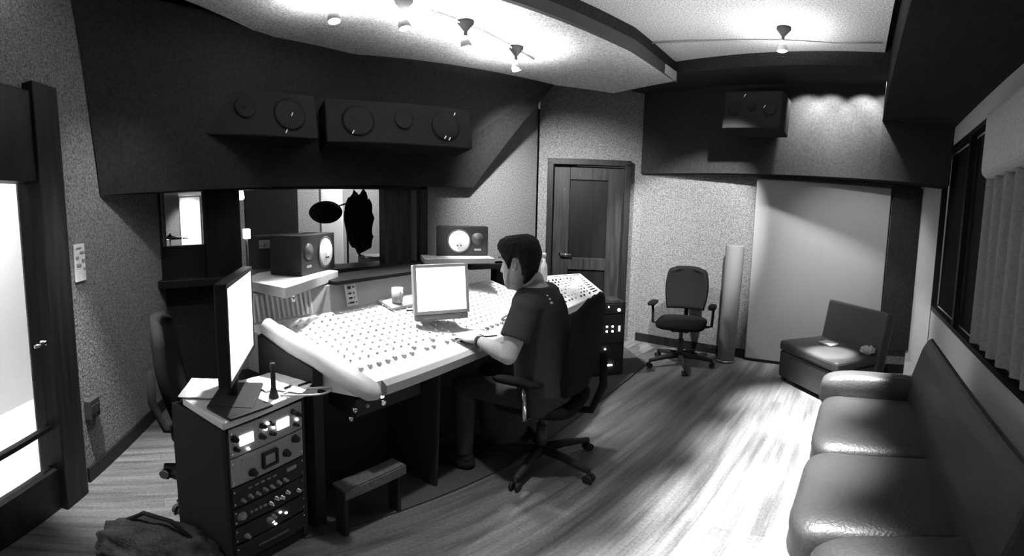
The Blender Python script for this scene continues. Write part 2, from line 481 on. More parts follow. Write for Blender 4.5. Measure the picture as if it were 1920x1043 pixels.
# ---------------- window_2: curtained opening in the right wall
W2 = thing('window_2', 'tall dark window opening in the right wall behind the sofa', None, (XR, 2.66, .78)); W2['kind'] = 'structure'
t = MB().box((.02, 0, -.01), (.06, 4.1, .04)).box((.02, 0, 1.61), (.06, 4.1, .04)).box((.02, 2.03, .8), (.06, .05, 1.6)).box((.02, -2.03, .8), (.06, .05, 1.6)).box((.02, .95, .8), (.05, .06, 1.6))
t.build('window_frame', 'trimwood', W2)
MB().box((.09, 0, .8), (.02, 4.16, 1.66)).build('window_pane', 'deep', W2)

# ================================================================== LIVE ROOM behind the studio window
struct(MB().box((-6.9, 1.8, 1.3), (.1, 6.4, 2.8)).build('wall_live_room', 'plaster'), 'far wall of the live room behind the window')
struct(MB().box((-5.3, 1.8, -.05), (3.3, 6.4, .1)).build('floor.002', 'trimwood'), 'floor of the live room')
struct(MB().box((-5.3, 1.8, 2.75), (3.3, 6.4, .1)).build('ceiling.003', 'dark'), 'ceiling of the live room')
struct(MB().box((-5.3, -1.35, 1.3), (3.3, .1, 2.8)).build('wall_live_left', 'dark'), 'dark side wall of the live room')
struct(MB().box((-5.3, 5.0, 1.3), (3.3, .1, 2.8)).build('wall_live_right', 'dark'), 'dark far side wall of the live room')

o = MB().box((0, 0, .9), (.10, .30, 1.8), bev=.01).box((.01, 0, 1.86), (.12, .34, .10), bev=.01).build('pale_baffle', 'bright'); o.location = (-6.7, .66, 0)
tag(o, 'narrow pale baffle standing at the left of the live room', 'baffle')
t = thing('microphone_stand', 'tripod microphone boom stand silhouetted in the live room', 'microphone stand', (-4.8, 2.28, 0))
p = MB(); p.cyl((0, 0, .55), (0, 0, 1.62), .012)
p.build('pole', 'satin', t)
for k in range(3):
    a = k * 2.094 + .4
    MB().cyl((0, 0, .75), (.33 * math.cos(a), .33 * math.sin(a), .01), .010).build('leg', 'chrome', t, smooth=True)
MB().tube([(0, .12, 1.66), (0, 0, 1.6), (0, -.35, 1.50)], .010).build('boom_arm', 'satin', t, smooth=True)
MB().puff((0, -.27, 1.50), (.26, .40, .26), p=.9).build('windscreen', 'deep', t)
o = MB().puff((0, 0, 1.42), (.18, .30, .56), p=.6, jit=.5).puff((0, .05, 1.2), (.14, .20, .34), p=.6, jit=.5).build('hanging_coat', 'deep'); o.location = (-4.78, 2.42, 0)
tag(o, 'black coat hanging on the microphone stand in the live room', 'coat')
t = thing('snare_drum', 'drum with a bright rim on a folding stand in the live room', 'drum', (-4.60, 2.50, 0))
MB().lathe([(.17, .88), (.17, .98), (.165, .985)], n=28).build('shell', 'midgrey', t, smooth=True)
MB().lathe([(.178, .975), (.182, .98), (.182, .995), (.16, .995)], n=28).build('rim', 'chrome', t, smooth=True)
for k in range(3):
    a = k * 2.094
    MB().cyl((.02 * math.cos(a), .02 * math.sin(a), .88), (.25 * math.cos(a), .25 * math.sin(a), .01), .008).build('leg', 'chrome', t, smooth=True)
t = thing('cymbal_stand', 'low cymbal stand glinting at the left of the live room', 'cymbal stand', (-4.8, .25, 0))
MB().cyl((0, 0, .1), (0, 0, 1.34), .010).build('pole', 'chrome', t, smooth=True)
MB().lathe([(.20, 1.28), (.10, 1.30), (.03, 1.315), (.01, 1.33)], n=28).build('cymbal', 'chrome', t, smooth=True)
for k in range(3):
    a = k * 2.094
    MB().cyl((0, 0, .35), (.25 * math.cos(a), .25 * math.sin(a), .01), .008).build('leg', 'satin', t, smooth=True)
t = thing('table_lamp', 'small square lit lamp on a pedestal in the live room', 'lamp', (-4.9, 1.1, 0))
MB().cyl((0, 0, 0), (0, 0, .02), .13).cyl((0, 0, .02), (0, 0, 1.24), .012).build('stand', 'satin', t)
MB().box((0, 0, 1.29), (.09, .07, .11), bev=.008).build('lamp_shade', glow('lit_lamp_shade', 3.), t)
t = thing('stage_light', 'bright ceiling spotlight seen through the studio window', 'spotlight', (-5.2, 1.12, 0))
MB().cyl((0, 0, 2.68), (0, 0, 1.85), .008).build('drop_rod', 'satin', t)
MB().lathe([(.03, 0), (.05, .10)], (0, 0, 1.78), (.5, -.2, -.6)).build('lamp_head', glow('stage_bulb', 4.), t)
for (y, h, wd, mm, lab) in ((2.55, 1.95, .34, 'bright', 'pale screen standing behind the microphone stand in the live room'), (1.68, 1.92, .74, 'dark', 'dark tall screen added to darken the wall left of the microphone stand in the live room')):  # dark screen added to darken the left of the live room wall
    q = thing('sound_screen', lab, 'screen', (-5.9, y, 0))
    MB().box((0, 0, h / 2 + .04), (.07, wd, h - .08), bev=.01).build('panel', mm, q)
    for s in (-1, 1): MB().box((0, s * wd * .4, .02), (.36, .05, .04), bev=.005).build('foot', 'satin', q)
t = thing('upright_amplifier', 'guitar amplifier with lit front edge in the live room', 'amplifier', (-5.4, 1.62, 0))
MB().box((0, 0, .62), (.35, .66, 1.24), bev=.02).build('cabinet', 'dark', t)
MB().box((.18, 0, 1.14), (.012, .60, .10)).build('control_panel', 'midgrey', t)
for k in range(6): MB().cyl((.186, -.25 + k * .1, 1.14), (.205, -.25 + k * .1, 1.14), .016).build('knob', 'chrome', t, smooth=True)

# ================================================================== MAIN MONITORS in the soffits
def main_monitor(label, loc, rz, W_, H_, tilt, glints):
    q = thing('main_monitor', label, 'speaker', loc, rz, 'large flush loudspeakers')
    X = Matrix.Rotation(tilt, 4, 'X')
    MB(X).box((0, 0, 0), (W_, .30, H_), bev=.012).build('cabinet', 'deep', q)
    k_ = min(1, W_ / 1.1)
    for sx in (-1, 1):
        MB(X).lathe([(.115 * k_, 0), (.13 * k_, .004), (.105 * k_, .005), (.05 * k_, .002), (.0, .004)], (sx * W_ * .30, -.152, 0), (0, -1, 0), 28).build('woofer', 'deep', q, smooth=True)
    MB(X).lathe([(.05 * k_, 0), (.08 * k_, .012), (.07 * k_, .013), (.02 * k_, .0)], (0, -.152, .03), (0, -1, 0), 24).build('horn', 'deep', q, smooth=True)
    M['mm'] = M.get('mm') or mat('main_monitor_black', .03, .9, spec=.05)
    for (gx, gz) in glints:
        MB(X).box((gx, -.158, gz), (.010, .012, .035), ry=.5, bev=.003).build('glint_chip', 'glint_mat', q)  # bright metal chips added to stand in for glints on the cabinet
    return q


M['glint_mat'] = mat('glint_metal', .9, .25, metal=.9)
main_monitor('wide black main speaker in the front soffit nearest the side door', (-3.24, 2.00, 2.20), R(80), 1.25, .36, R(-8), [(-.42, -.10), (.36, -.10), (.40, -.11), (.46, .12)])
main_monitor('wide black main speaker in the front soffit over the left of the studio window', (-3.26, .70, 2.22), R(100), 1.15, .36, R(-8), [(.36, .0), (-.42, .12), (.30, -.14)])
main_monitor('black speaker hung on the rear soffit above the grey tube', (-1.05, 4.22, 2.56), R(-5), .56, .38, R(-6), [(-.08, .14), (.12, .02)])

# ================================================================== TRACK LIGHTS
def track_light(label, loc, aim, big=1.0):
    q = thing('track_light', label, 'ceiling light', loc, 0, 'track spotlights under the ceiling')
    MB().lathe([(.055, 0), (.055, .02), (.012, .085), (.012, .12)], (0, 0, -.0), (0, 0, -1), 20).build('canopy', 'dark', q, smooth=True)
    MB().cyl((0, 0, -.10), (0, 0, -.17), .006).build('stem', 'chrome', q)
    d = (Vector(aim) - Vector(loc)).normalized()
    c = Vector((0, 0, -.18))
    MB().lathe([(.022, -.03), (.034, .0), (.040, .035), (.036, .036)], c, d, 20).build('lamp_head', 'white', q, smooth=True)
    MB().lathe([(.034, 0), (.0, .004)], c + d * .037, d, 20).build('bulb', 'lamp', q)
    MB().puff(c - d * .04, (.05, .05, .04), p=.9, seg=8).build('back_glow', 'lamp2', q)
    return q


M['lamp2'] = glow('lamp_rear_glow', 12)
TL = [('leftmost glaring track spotlight at the top edge of the photo', (-2.42, 1.09, 2.9), (-1.95, 1.15, .85)),
      ('second glaring track spotlight, left of the funnel-shaped one', (-2.34, 1.50, 2.9), (-1.95, 1.75, .85)),
      ('track spotlight on a dark funnel mount above the small screen', (-2.40, 2.02, 2.9), (-2.1, 2.35, .85)),
      ('rearmost track spotlight of the low ceiling, nearest the side door', (-2.54, 2.65, 2.9), (-2.7, 3.9, 1.)),
      ('track spotlight under the higher ceiling panel, before the rear speaker', (-.70, 3.42, 3.12), (-.42, 3.6, 0))]
for a in TL: track_light(*a)
# added upward spots: spill behind lamp heads, plus ceiling fill with no lamp
for p, pw in (((-2.42, 1.09, 2.74), 9), ((-2.34, 1.50, 2.74), 7), ((-2.40, 2.02, 2.68), 4), ((-2.54, 2.65, 2.68), 4), ((-.70, 3.42, 2.90), 2.2), ((-.60, 2.3, 2.4), 1.6), ((-1.0, 1.2, 2.4), 2.4), ((-1.3, 3.2, 2.4), .8)):
    spot(p, (p[0], p[1], 4), pw * (9 if p[1] < 1.6 and p[0] < -2 else 14), 165, .6, .05)
t = MB().tube([(-2.46, .2, 2.88), (-2.44, 1.09, 2.88), (-2.36, 1.50, 2.88), (-2.41, 2.02, 2.88), (-2.55, 2.65, 2.88), (-2.62, 2.95, 2.885)], .007)
tag(t.build('light_track', 'midgrey'), 'thin curved light track under the low ceiling panel', 'light track')
t = MB().tube([(-1.88, 3.52, 3.10), (-1.3, 3.62, 3.10), (-.70, 3.66, 3.10), (-.35, 3.70, 3.10), (.04, 3.6, 3.10)], .007)
tag(t.build('light_track', 'midgrey'), 'thin curved light track under the higher ceiling panel', 'light track')
t = thing('wall_spotlight', 'white spotlight at the top left corner of the photo', 'ceiling light', (-1.77, -.42, 2.76))
MB().lathe([(.05, .06), (.045, .0), (.03, -.03)], (0, 0, 0), (.2, -.2, 1)).build('lamp_head', 'lamp2', t, smooth=True)
MB().cyl((0, 0, .05), (0, 0, .2), .008).build('stem', 'chrome', t)

# ================================================================== FLOOR MAT with the console's shadow painted in
o = MB().prism([(-1.62, .55), (-1.64, 1.65), (-1.94, 3.96), (-2.40, 4.36), (-3.2, 3.9), (-3.2, .55)], .001, .012).build('mat_and_shadow', 'rug')
tag(o, 'black carpet mat and console shadow painted as one, under the mixing console', 'mat')

# ================================================================== MIXING CONSOLE (local frame: x along the front edge, y away from the engineer)
CO = Vector((-1.54, .80, 0)); ca = math.atan2(.977, -.215)
CM = Matrix.Translation(CO) @ Matrix.Rotation(ca, 4, 'Z')      # local +x = along front edge, local +y = away (towards the window)
def cl(p): return CM.inverted() @ Vector(p)
con = thing('mixing_console', 'very long pale mixing console under the studio window, crowded with knobs', 'mixing console', (0, 0, 0))
con.matrix_world = CM
LC = 1.80
def surf(v): return .805 + .26 * v                              # height of the sloped work surface
MB().prism([(.0, 0), (LC, 0), (LC, .64), (-.22, .64), (-.18, .42)], .74, [surf(0) - .005, surf(0) - .005, surf(.64) - .005, surf(.64) - .005, surf(.42) - .005]).build('work_surface', 'pale', con)
MB().extr([(-.035, .745), (-.035, .785), (-.01, .80), (.0, .80), (.0, .73), (-.01, .73)], .08, LC).build('front_rail', 'midgrey', con)
MB().extr([(.42, .015), (.42, .735), (.80, .735), (.80, .015)], -.05, LC - .02, bev=.008).build('base_cabinet', 'dark', con)
for x in (.52, LC - .02):
    MB().extr([(.07, .015), (.05, .735), (.42, .735), (.42, .015)], x - .02, x, bev=.004).build('leg_panel', 'dark', con)
# meter bridge
MB().extr([(.62, .95), (.655, 1.108), (.84, 1.108), (.84, .74), (.62, .74)], -.28, 1.36, bev=.006).build('meter_bridge', 'grey', con)
t = MB()
for k in range(15):
    t.extr([(.612, .975), (.640, 1.10), (.650, 1.10), (.62, .975)], -.24 + k * .028, -.228 + k * .028)
t.build('cooling_fins', 'pale', con)
MB().extr([(.60, 1.108), (.60, 1.13), (.86, 1.13), (.86, 1.108)], .30, 1.30, bev=.004).build('bridge_ledge', 'deep', con)
# left armrest cheek, padded, leaning forward and down
def lpt(px): return cl(px)
a0 = cl((-1.96, .52, .985)); a1 = cl((-1.43, .77, .815)); mid = a0.lerp(a1, .55) + Vector((0, 0, .012))
t = MB()
t.tube([a0 + Vector((0, .03, -.03)), a0, a0.lerp(a1, .3), mid, a0.lerp(a1, .85), a1, a1 + (a1 - a0).normalized() * .03], [.02, .042, .047, .047, .046, .040, .018], n=14)
t.build('armrest', 'pad', con, smooth=True)
p0 = cl((-1.98, .50, 0)); p1 = cl((-1.68, .65, 0)); nn = (p1 - p0).normalized(); sd = Vector((-nn.y, nn.x, 0)) * .03
MB().hull([(p0 - sd).to_3d(), (p1 - sd), (p1 + sd), (p0 + sd)], [(p0 - sd) + Vector((0, 0, .95)), (p1 - sd) + Vector((0, 0, .86)), (p1 + sd) + Vector((0, 0, .86)), (p0 + sd) + Vector((0, 0, .95))]).build('end_panel', 'dark', con)
# channel strips
t = MB()
nch = 36
for k in range(nch + 1):
    x = -.08 + k * (LC + .04) / nch
    t.extr([(.03, surf(.03) - .001), (.03, surf(.03) + .0015), (.60, surf(.60) + .0015), (.60, surf(.60) - .001)], x, x + .0010)
t.build('channel_divider', 'pale', con)
fader = MB(); n_f = 0
for k in range(nch):
    x = -.055 + k * (LC + .04) / nch
    v = .085 + .05 * (.5 + .5 * math.sin(k * 1.7)) * (k % 3 == 0)
    f = MB().extr([(v, surf(v)), (v + .004, surf(v) + .014), (v + .018, surf(v) + .014), (v + .024, surf(v) + .006)], x, x + .014)
    if n_f < 60:
        f.build('fader', 'capgrey', con); n_f += 1
knobs = []
rows = [.17, .215, .26, .305, .35, .395, .44, .485, .53, .575]
for r_, v in enumerate(rows):
    for k in range(nch):
        x = -.045 + k * (LC + .04) / nch
        knobs.append((x, v, 'white' if (r_ % 4) else 'capgrey'))
knob_me = {}
for mm in ('white', 'capgrey'):
    q = MB().lathe([(.006, 0), (.0055, .007), (.004, .009), (.001, .0092)], n=10).build('knob', mm, con, smooth=True)
    knob_me[mm] = q.data; bpy.data.objects.remove(q)
near = sorted(knobs, key=lambda q: (CM @ Vector((q[0], q[1], .9)) - Vector((0, 0, 1.5))).length)
for (x, v, mm) in near[:98]:
    q = bpy.data.objects.new('knob', knob_me[mm]); col.objects.link(q); q.parent = con; q.location = (x, v, surf(v))
t = MB()
for (x, v, mm) in near[98:]: t.lathe([(.006, 0), (.0055, .007), (.004, .009), (.001, .0092)], (x, v, surf(v)), n=8)
tag(t.build('knob', 'white', con, smooth=True), kind='stuff')
# recessed writing strip at the right of the surface
MB().extr([(.50, surf(.50) + .002), (.50, surf(.50) + .02), (.62, surf(.62) + .02), (.62, surf(.62) + .002)], .62, 1.15, bev=.003).build('script_tray', 'pale', con)
# power switch glints under the front rail
for (x, z, r) in ((.00, .69, .010), (-.02, .655, .009)):
    MB().cyl((x - .04, .035, z), (x - .04, .015, z), r).build('headphone_socket', 'chrome', con, smooth=True)

# ---- outboard wing at the right end of the console
og = thing('outboard_desk', 'angled pale control panel at the right end of the console, beside the door', 'control panel')
BL, BR, TR, TLp = Vector((-1.93, 2.56, .80)), Vector((-2.14, 3.40, .80)), Vector((-2.46, 3.50, .92)), Vector((-2.62, 2.92, .92))
dn = Vector((0, 0, -.05))
MB().hull([BL + dn, BR + dn, TR + dn, TLp + dn], [BL, BR, TR, TLp]).build('panel', 'pale', og)
def wing(u, v): return BL.lerp(BR, u).lerp(TLp.lerp(TR, u), v)
t = MB()
for (a, b_) in (((0, 0), (1, 0)), ((1, 0), (1, 1)), ((1, 1), (0, 1)), ((0, 1), (0, 0))):
    t.tube([wing(*a) + Vector((0, 0, .004)), wing(*b_) + Vector((0, 0, .004))], .010, n=6)
t.build('panel_edging', 'white', og)
random.seed(3)
for i in range(10):
    for j in range(8):
        u = .08 + i * .073; v = .12 + j * .10
        if random.random() < .15: continue
        p = wing(u + random.uniform(-.01, .01), v); MB().lathe([(.009, 0), (.008, .018), (.002, .019)], p, n=8).build('knob', 'black' if (i * 3 + j) % 4 else 'midgrey', og, smooth=True)
for j in range(8):
    a = wing(.95, .14 + j * .10); b_ = wing(.84, .14 + j * .10)
    MB().tube([a + Vector((0, 0, .006)), b_ + Vector((0, 0, .006))], .0055, n=5).build('fader', 'black', og)
MB().prism([(BL.x - .02, BL.y, 0), tuple(wing(.58, .05)), tuple(wing(.58, 1)), (TLp.x, TLp.y, 0)], .013, .74).build('base_cabinet', 'dark', og)

# ---- equipment rack at the right end
er = thing('equipment_rack', 'black upright equipment rack with small lit buttons, in front of the door', 'rack', (-2.20, 3.52, .001), R(-38))
MB().box((0, 0, .365), (.30, .34, .70), bev=.006).build('cabinet', 'dark', er)
MB().box((.08, .08, .722), (.10, .10, .010), bev=.003).build('top_plate', 'chrome', er)
T_ = Matrix.Rotation(0, 4, 'Z')
for i, z in enumerate((.655, .56, .47, .38, .22)):
    f = MB().box((.156, 0, z), (.014, .31, .085), bev=.002).build('rack_panel', 'black', er)
    if i == 0:
        for k in range(3): MB().box((.166, -.10 + k * .05, z + .02), (.006, .008, .012)).build('button', 'led', f)
        MB().lathe([(.014, 0), (.012, .01)], (.163, .10, z - .01), (1, 0, 0), 12).build('dial', 'led', f)
    if i == 2:
        for k in range(4):
            for jj in range(2): MB().lathe([(.0095, 0), (.008, .007)], (.163, -.12 + k * .055, z + .022 - jj * .045), (1, 0, 0), 8).build('button', 'led', f)
        MB().box((.166, .11, z), (.006, .012, .05)).build('button', 'led', f)
    if i == 4: MB().box((.166, -.02, z + .06), (.006, .012, .012)).build('button', 'led', f); MB().box((.166, .03, z - .10), (.006, .05, .014)).build('button', 'led', f)

# ================================================================== SIDE DESK with outboard rack (front left)
A_, B_ = Vector((-1.455, .228, 0)), Vector((-1.625, .553, 0))   # front face line of the rack bay
rd = (B_ - A_).normalized(); rn = Vector((rd.y, -rd.x, 0))        # rd along the face, rn out of the face (towards the camera)
RM = Matrix.Translation(A_) @ Matrix(((rd.x, -rn.x, 0, 0), (rd.y, -rn.y, 0, 0), (0, 0, 1, 0), (0, 0, 0, 1)))  # local x along face, y into the rack
RW = (B_ - A_).length
sd_ = thing('side_desk', 'grey topped side desk with a rack bay of outboard gear, left of the console', 'desk', (0, 0, 0)); sd_.matrix_world = RM
def rl(p): return RM.inverted() @ Vector(p)
corners = [(-1.435, .215), (-1.635, .58), (-1.63, .63), (-1.90, .50), (-1.84, .42), (-1.86, .16), (-1.70, .10)]
MB().prism([rl((x, y, 0)) for x, y in corners], .755, .785, bev=.004).build('desktop', 'pale', sd_)
t = MB().box((-.012, .16, .377), (.018, .32, .75)).box((RW + .010, .16, .377), (.018, .32, .75)).box((RW / 2, .32, .377), (RW + .04, .018, .75)).box((RW / 2, .16, .03), (RW, .30, .05))
t.build('rack_bay', 'dark', sd_)
for s in (0, 1): MB().box((.004 + s * (RW - .008), .002, .38), (.008, .006, .70)).build('rack_rail', 'satin', sd_)


def rack_unit(label, z, h, face):
    q = thing('rack_unit', label, 'audio rack unit', (0, 0, 0), 0, 'outboard gear in the side desk rack')
    q.matrix_world = RM @ Matrix.Translation((RW / 2, 0, z))
    MB().box((0, .11, 0), (RW - .06, .20, h - .008)).build('chassis', 'dark', q)
    MB().box((0, -.004, 0), (RW - .006, .008, h - .003), bev=.0015).build('faceplate', face, q)
    for sx in (-1, 1):
        for sz in (-1, 1): MB().lathe([(.005, 0), (.004, .003)], (sx * (RW / 2 - .012), -.008, sz * (h / 2 - .02)), (0, -1, 0), 8).build('screw', 'chrome', q)
    return q


def rknob(q, x, z, r, m='black', d=.02):
    MB().lathe([(r, 0), (r * .95, d * .3), (r * .75, d * .35), (r * .7, d), (r * .3, d + .001)], (x, -.008, z), (0, -1, 0), 16).build('knob', m, q, smooth=True)


u1 = rack_unit('silver compressor with two glowing round meters, top of the rack', .685, .125, 'silver')
for sx in (-.105, .075):
    MB().box((sx, -.010, .0), (.064, .006, .044), bev=.010).build('vu_meter', 'meter', u1)
for (x, z, r) in ((-.16, .02, .014), (-.155, -.025, .011), (-.03, .028, .012), (-.035, -.015, .013), (.01, .025, .010), (.015, -.02, .012), (.13, .03, .012), (.155, .012, .012), (.14, -.028, .010)): rknob(u1, x, z, r)
for (x, z) in ((-.015, .008), (-.003, .03), (.025, .0), (-.10, -.045), (.15, -.01)): MB().lathe([(.006, 0), (.004, .008)], (x, -.008, z), (0, -1, 0), 8).build('lamp', 'led', u1)
u2 = rack_unit('silver unit with a square framed dial, under the two glowing meters', .555, .130, 'silver')
t = MB()
for (c, d) in (((.0, .03), (.075, .010)), ((.0, -.03), (.075, .010)), ((-.033, 0), (.010, .06)), ((.033, 0), (.010, .06))): t.box((c[0], -.013, c[1]), (d[0], .012, d[1]))
t.build('dial_bezel', 'black', u2)
MB().box((0, -.010, 0), (.052, .006, .045)).build('dial_face', 'silver', u2)
for (x, z, r) in ((-.085, -.03, .018), (.085, -.012, .018), (.135, .035, .018)): rknob(u2, x, z, r)
MB().box((-.10, -.009, .045), (.06, .003, .012)).build('name_strip', 'midgrey', u2)
u3 = rack_unit('black unit with a row of small worn knobs, under the silver units', .435, .10, 'black')
for k in range(7): rknob(u3, -.14 + k * .035, -.018 + (k % 2) * .004, .009, 'midgrey')
for k in range(5): MB().box((-.10 + k * .03, -.010, .025), (.018, .004, .006)).build('push_button', 'midgrey', u3)
MB().box((.11, -.010, .02), (.05, .004, .016)).build('display', 'midgrey', u3)
u4 = rack_unit('black unit with four bright chrome knobs in the side rack', .335, .09, 'black')
for k in range(4): rknob(u4, -.01 + k * .03, .012 * (k % 2), .011, 'chrome')
rknob(u4, -.145, .0, .022, 'midgrey', .012)
for k in range(4): MB().box((-.10 + k * .022, -.010, .0), (.014, .004, .010)).build('push_button', 'midgrey', u4)
rknob(u4, .14, -.01, .012, 'chrome')
u5 = rack_unit('black unit with four small lit lamps, low in the side rack', .235, .09, 'black')
for (x, z) in ((.04, .02), (.07, .0), (.0, -.01), (.012, -.03)): MB().box((x, -.011, z), (.010, .006, .006)).build('lamp', 'led', u5)
for (x, z, r) in ((-.02, .015, .013), (.0, .022, .011), (-.13, -.015, .013)): rknob(u5, x, z, r, 'midgrey')
u6 = rack_unit('plain black blank unit at the bottom of the side rack', .13, .10, 'black')
MB().box((0, -.012, 0), (.16, .008, .012), bev=.003).build('pull_handle', 'satin', u6)

# under-console small gear right of the rack
q = thing('headphone_amplifier', 'dark flat box under the console front edge with a small lit square', 'audio box', (-1.79, .98, .645), ca)
MB().box((0, 0, 0), (.40, .20, .09), bev=.004).build('case', 'black', q)
MB().box((-.05, -.103, .02), (.014, .006, .014)).build('lamp', 'led', q); MB().lathe([(.014, 0), (.012, .012)], (-.05, -.10, -.012), (0, -1, 0), 12).build('knob', 'chrome', q)
MB().lathe([(.010, 0), (.008, .012)], (-.14, -.10, .0), (0, -1, 0), 12).build('knob', 'midgrey', q)
o = MB().box((0, -.06, 0), (.34, .09, .015), bev=.003).box((0, -.10, -.02), (.34, .012, .055), bev=.003).build('shelf_edge', mat('worn_dark_grey_shelf', .10, .8, grain=.4)); o.location = (-1.67, .84, .30); o.rotation_euler = (0, 0, ca)  # taken for a shelf edge; free-standing legs are added below
tag(o, 'low dark grey shelf edge under the console, right of the side rack', 'shelf_edge')
for s in (-1, 1):
    b_ = MB().box((s * .15, -.05, -.15), (.02, .06, .28)).build('leg', 'dark', o)

# ================================================================== LARGE SCREEN at left
def screen(name, label, loc, rz, Wd, Ht, tilt, body, stand, zb):
    """stands at loc, the lit face looks along local -y"""
    q = thing(name, label, 'screen', loc, rz)
    X = Matrix.Translation((0, 0, zb + Ht / 2)) @ Matrix.Rotation(tilt, 4, 'X')
    MB(X).box((0, .02, 0), (Wd, .035, Ht), bev=.006).build('housing', body, q)
    bz = .018
    t = MB(X)
    for (c, d) in (((0, Ht / 2 - bz / 2), (Wd, bz)), ((0, -Ht / 2 + bz / 2), (Wd, bz)), ((-Wd / 2 + bz / 2, 0), (bz, Ht)), ((Wd / 2 - bz / 2, 0), (bz, Ht))): t.box((c[0], -.001, c[1]), (d[0], .010, d[1]), bev=.002)
    t.build('bezel', body, q)
    MB(X).box((0, .0005, 0), (Wd - 2 * bz, .006, Ht - 2 * bz)).build('display', 'screen', q)
    if stand:
        MB().cyl((0, .045, .012), (0, .035, zb + Ht * .4), .022).build('stand_neck', body, q)
        MB().box((0, .03, .008), (.26, .17, .014), bev=.005).build('stand_base', body, q)
    return q


screen('computer_screen', 'large lit computer screen seen edge on, standing on the side desk', (-1.645, .335, .786), math.atan2(.19, -.45), .50, .36, R(0), 'black', True, .135)
scr = screen('computer_screen', 'small lit square screen with a pale frame standing on the console before the person', (0, 0, 0), 0, .315, .27, R(-8), 'white', False, .0)
scr.location = (-1.93, 1.47, .945); scr.rotation_euler = (0, 0, R(72))
MB().box((0, .0, -.018), (.30, .04, .034), bev=.004).build('screen_foot', 'silver', scr)
MB().box((0, .04, -.02), (.22, .12, .02), bev=.004).build('stand_base', 'white', scr)

# ================================================================== NEARFIELD MONITORS and shelves
def nearfield(label, loc, rz, conex):
    q = thing('studio_monitor', label, 'speaker', loc, rz, 'black studio monitors with white cones')
    MB().box((0, .10, .1075), (.382, .20, .213), bev=.004).build('cabinet', 'black', q)
    MB().lathe([(.082, 0), (.090, .004), (.083, .006), (.080, .003)], (conex, 0, .107), (0, -1, 0), 32).build('woofer_ring', 'satin', q, smooth=True)
    MB().lathe([(.080, .002), (.074, .007), (.030, -.014 + .02), (.022, .010), (.0, .014)], (conex, 0, .107), (0, -1, 0), 32).build('woofer', 'cone', q, smooth=True)
    sx = -1 if conex > 0 else 1
    MB().lathe([(.045, 0), (.045, .005), (.020, .003), (.014, .010), (.0, .012)], (sx * .115, 0, .125), (0, -1, 0), 24).build('tweeter', 'satin', q, smooth=True)
    MB().box((sx * .115, -.001, .045), (.05, .003, .014)).build('badge', 'midgrey', q)
    for a in (0, 1): MB().cyl((conex - .012 + a * .024, -.010, .077), (conex - .012 + a * .024, -.016, .077), .006).build('screw', 'satin', q)
    return q


n1 = nearfield('black studio monitor on the angled shelf, turned away so its white cone is an ellipse', (-2.345, .935, 1.166), R(129), .075)
n2 = nearfield('black studio monitor lying on its side behind the seated person, seen face on', (-2.56, 2.14, 1.172), R(52), -.022)
o = MB().prism([(-1.93, .60), (-2.345, 1.05), (-2.66, .93), (-2.50, .62), (-2.28, .48)], 1.115, 1.165, bev=.003).build('speaker_shelf', 'pad')
tag(o, 'pale wedge shelf carrying the left studio monitor', 'shelf')
MB().cyl((-1.99, .655, 1.085), (-1.99, .655, 1.116), .012).build('fixing_bolt', 'chrome', o)
X = Matrix.Translation((-2.50, 2.05, 0)) @ Matrix.Rotation(R(60), 4, 'Z')
o = MB(X).box((0, .05, 1.152), (.50, .30, .036), bev=.003).build('speaker_shelf', 'pad'); tag(o, 'pale flat shelf carrying the face on studio monitor', 'shelf')
o = MB(Matrix.Translation((-2.62, 2.62, 0)) @ Matrix.Rotation(R(75), 4, 'Z')).box((0, .05, 1.06), (.62, .18, .04), bev=.004).box((0, .05, .55), (.10, .10, 1.06)).build('console_ledge', 'dark'); tag(o, 'dark ledge behind the seated person, right of the small screen', 'shelf')

# ================================================================== THE ENGINEER
def fused(mb, name, m, parent, voxel, it=4, post=None):
    """one continuous skin over the overlapping shapes in mb"""
    o = mb.build(name, None, None)
    md = o.modifiers.new('fuse', 'REMESH'); md.mode = 'VOXEL'; md.voxel_size = voxel; md.use_smooth_shade = True
    ms = o.modifiers.new('soft', 'SMOOTH'); ms.factor = .5; ms.iterations = it
    bpy.context.view_layer.update()
    me = bpy.data.meshes.new_from_object(o.evaluated_get(bpy.context.evaluated_depsgraph_get()))
    o.modifiers.clear(); old = o.data; o.data = me; bpy.data.meshes.remove(old)
    me.materials.clear(); me.materials.append(M[m] if isinstance(m, str) else m)
    for p in me.polygons: p.use_smooth = True
    o.name = name
    if parent: o.parent = parent
    return o


def loft(mb, rings, n=32):
    """rings: (centre, axis a, axis b) with the half widths inside the axes"""
    t = bmesh.new(); R_ = []
    for c, a, b in rings:
        c = Vector(c); a = Vector(a); b = Vector(b)
        R_.append([t.verts.new(c + a * math.cos(2 * PI * k / n) + b * math.sin(2 * PI * k / n)) for k in range(n)])
    for i in range(len(R_) - 1):
        for k in range(n): t.faces.new((R_[i][k], R_[i][(k + 1) % n], R_[i + 1][(k + 1) % n], R_[i + 1][k])).smooth = True
    t.faces.new(R_[0][::-1]); t.faces.new(R_[-1])
    bmesh.ops.recalc_face_normals(t, faces=t.faces[:])
    mb._merge(t)


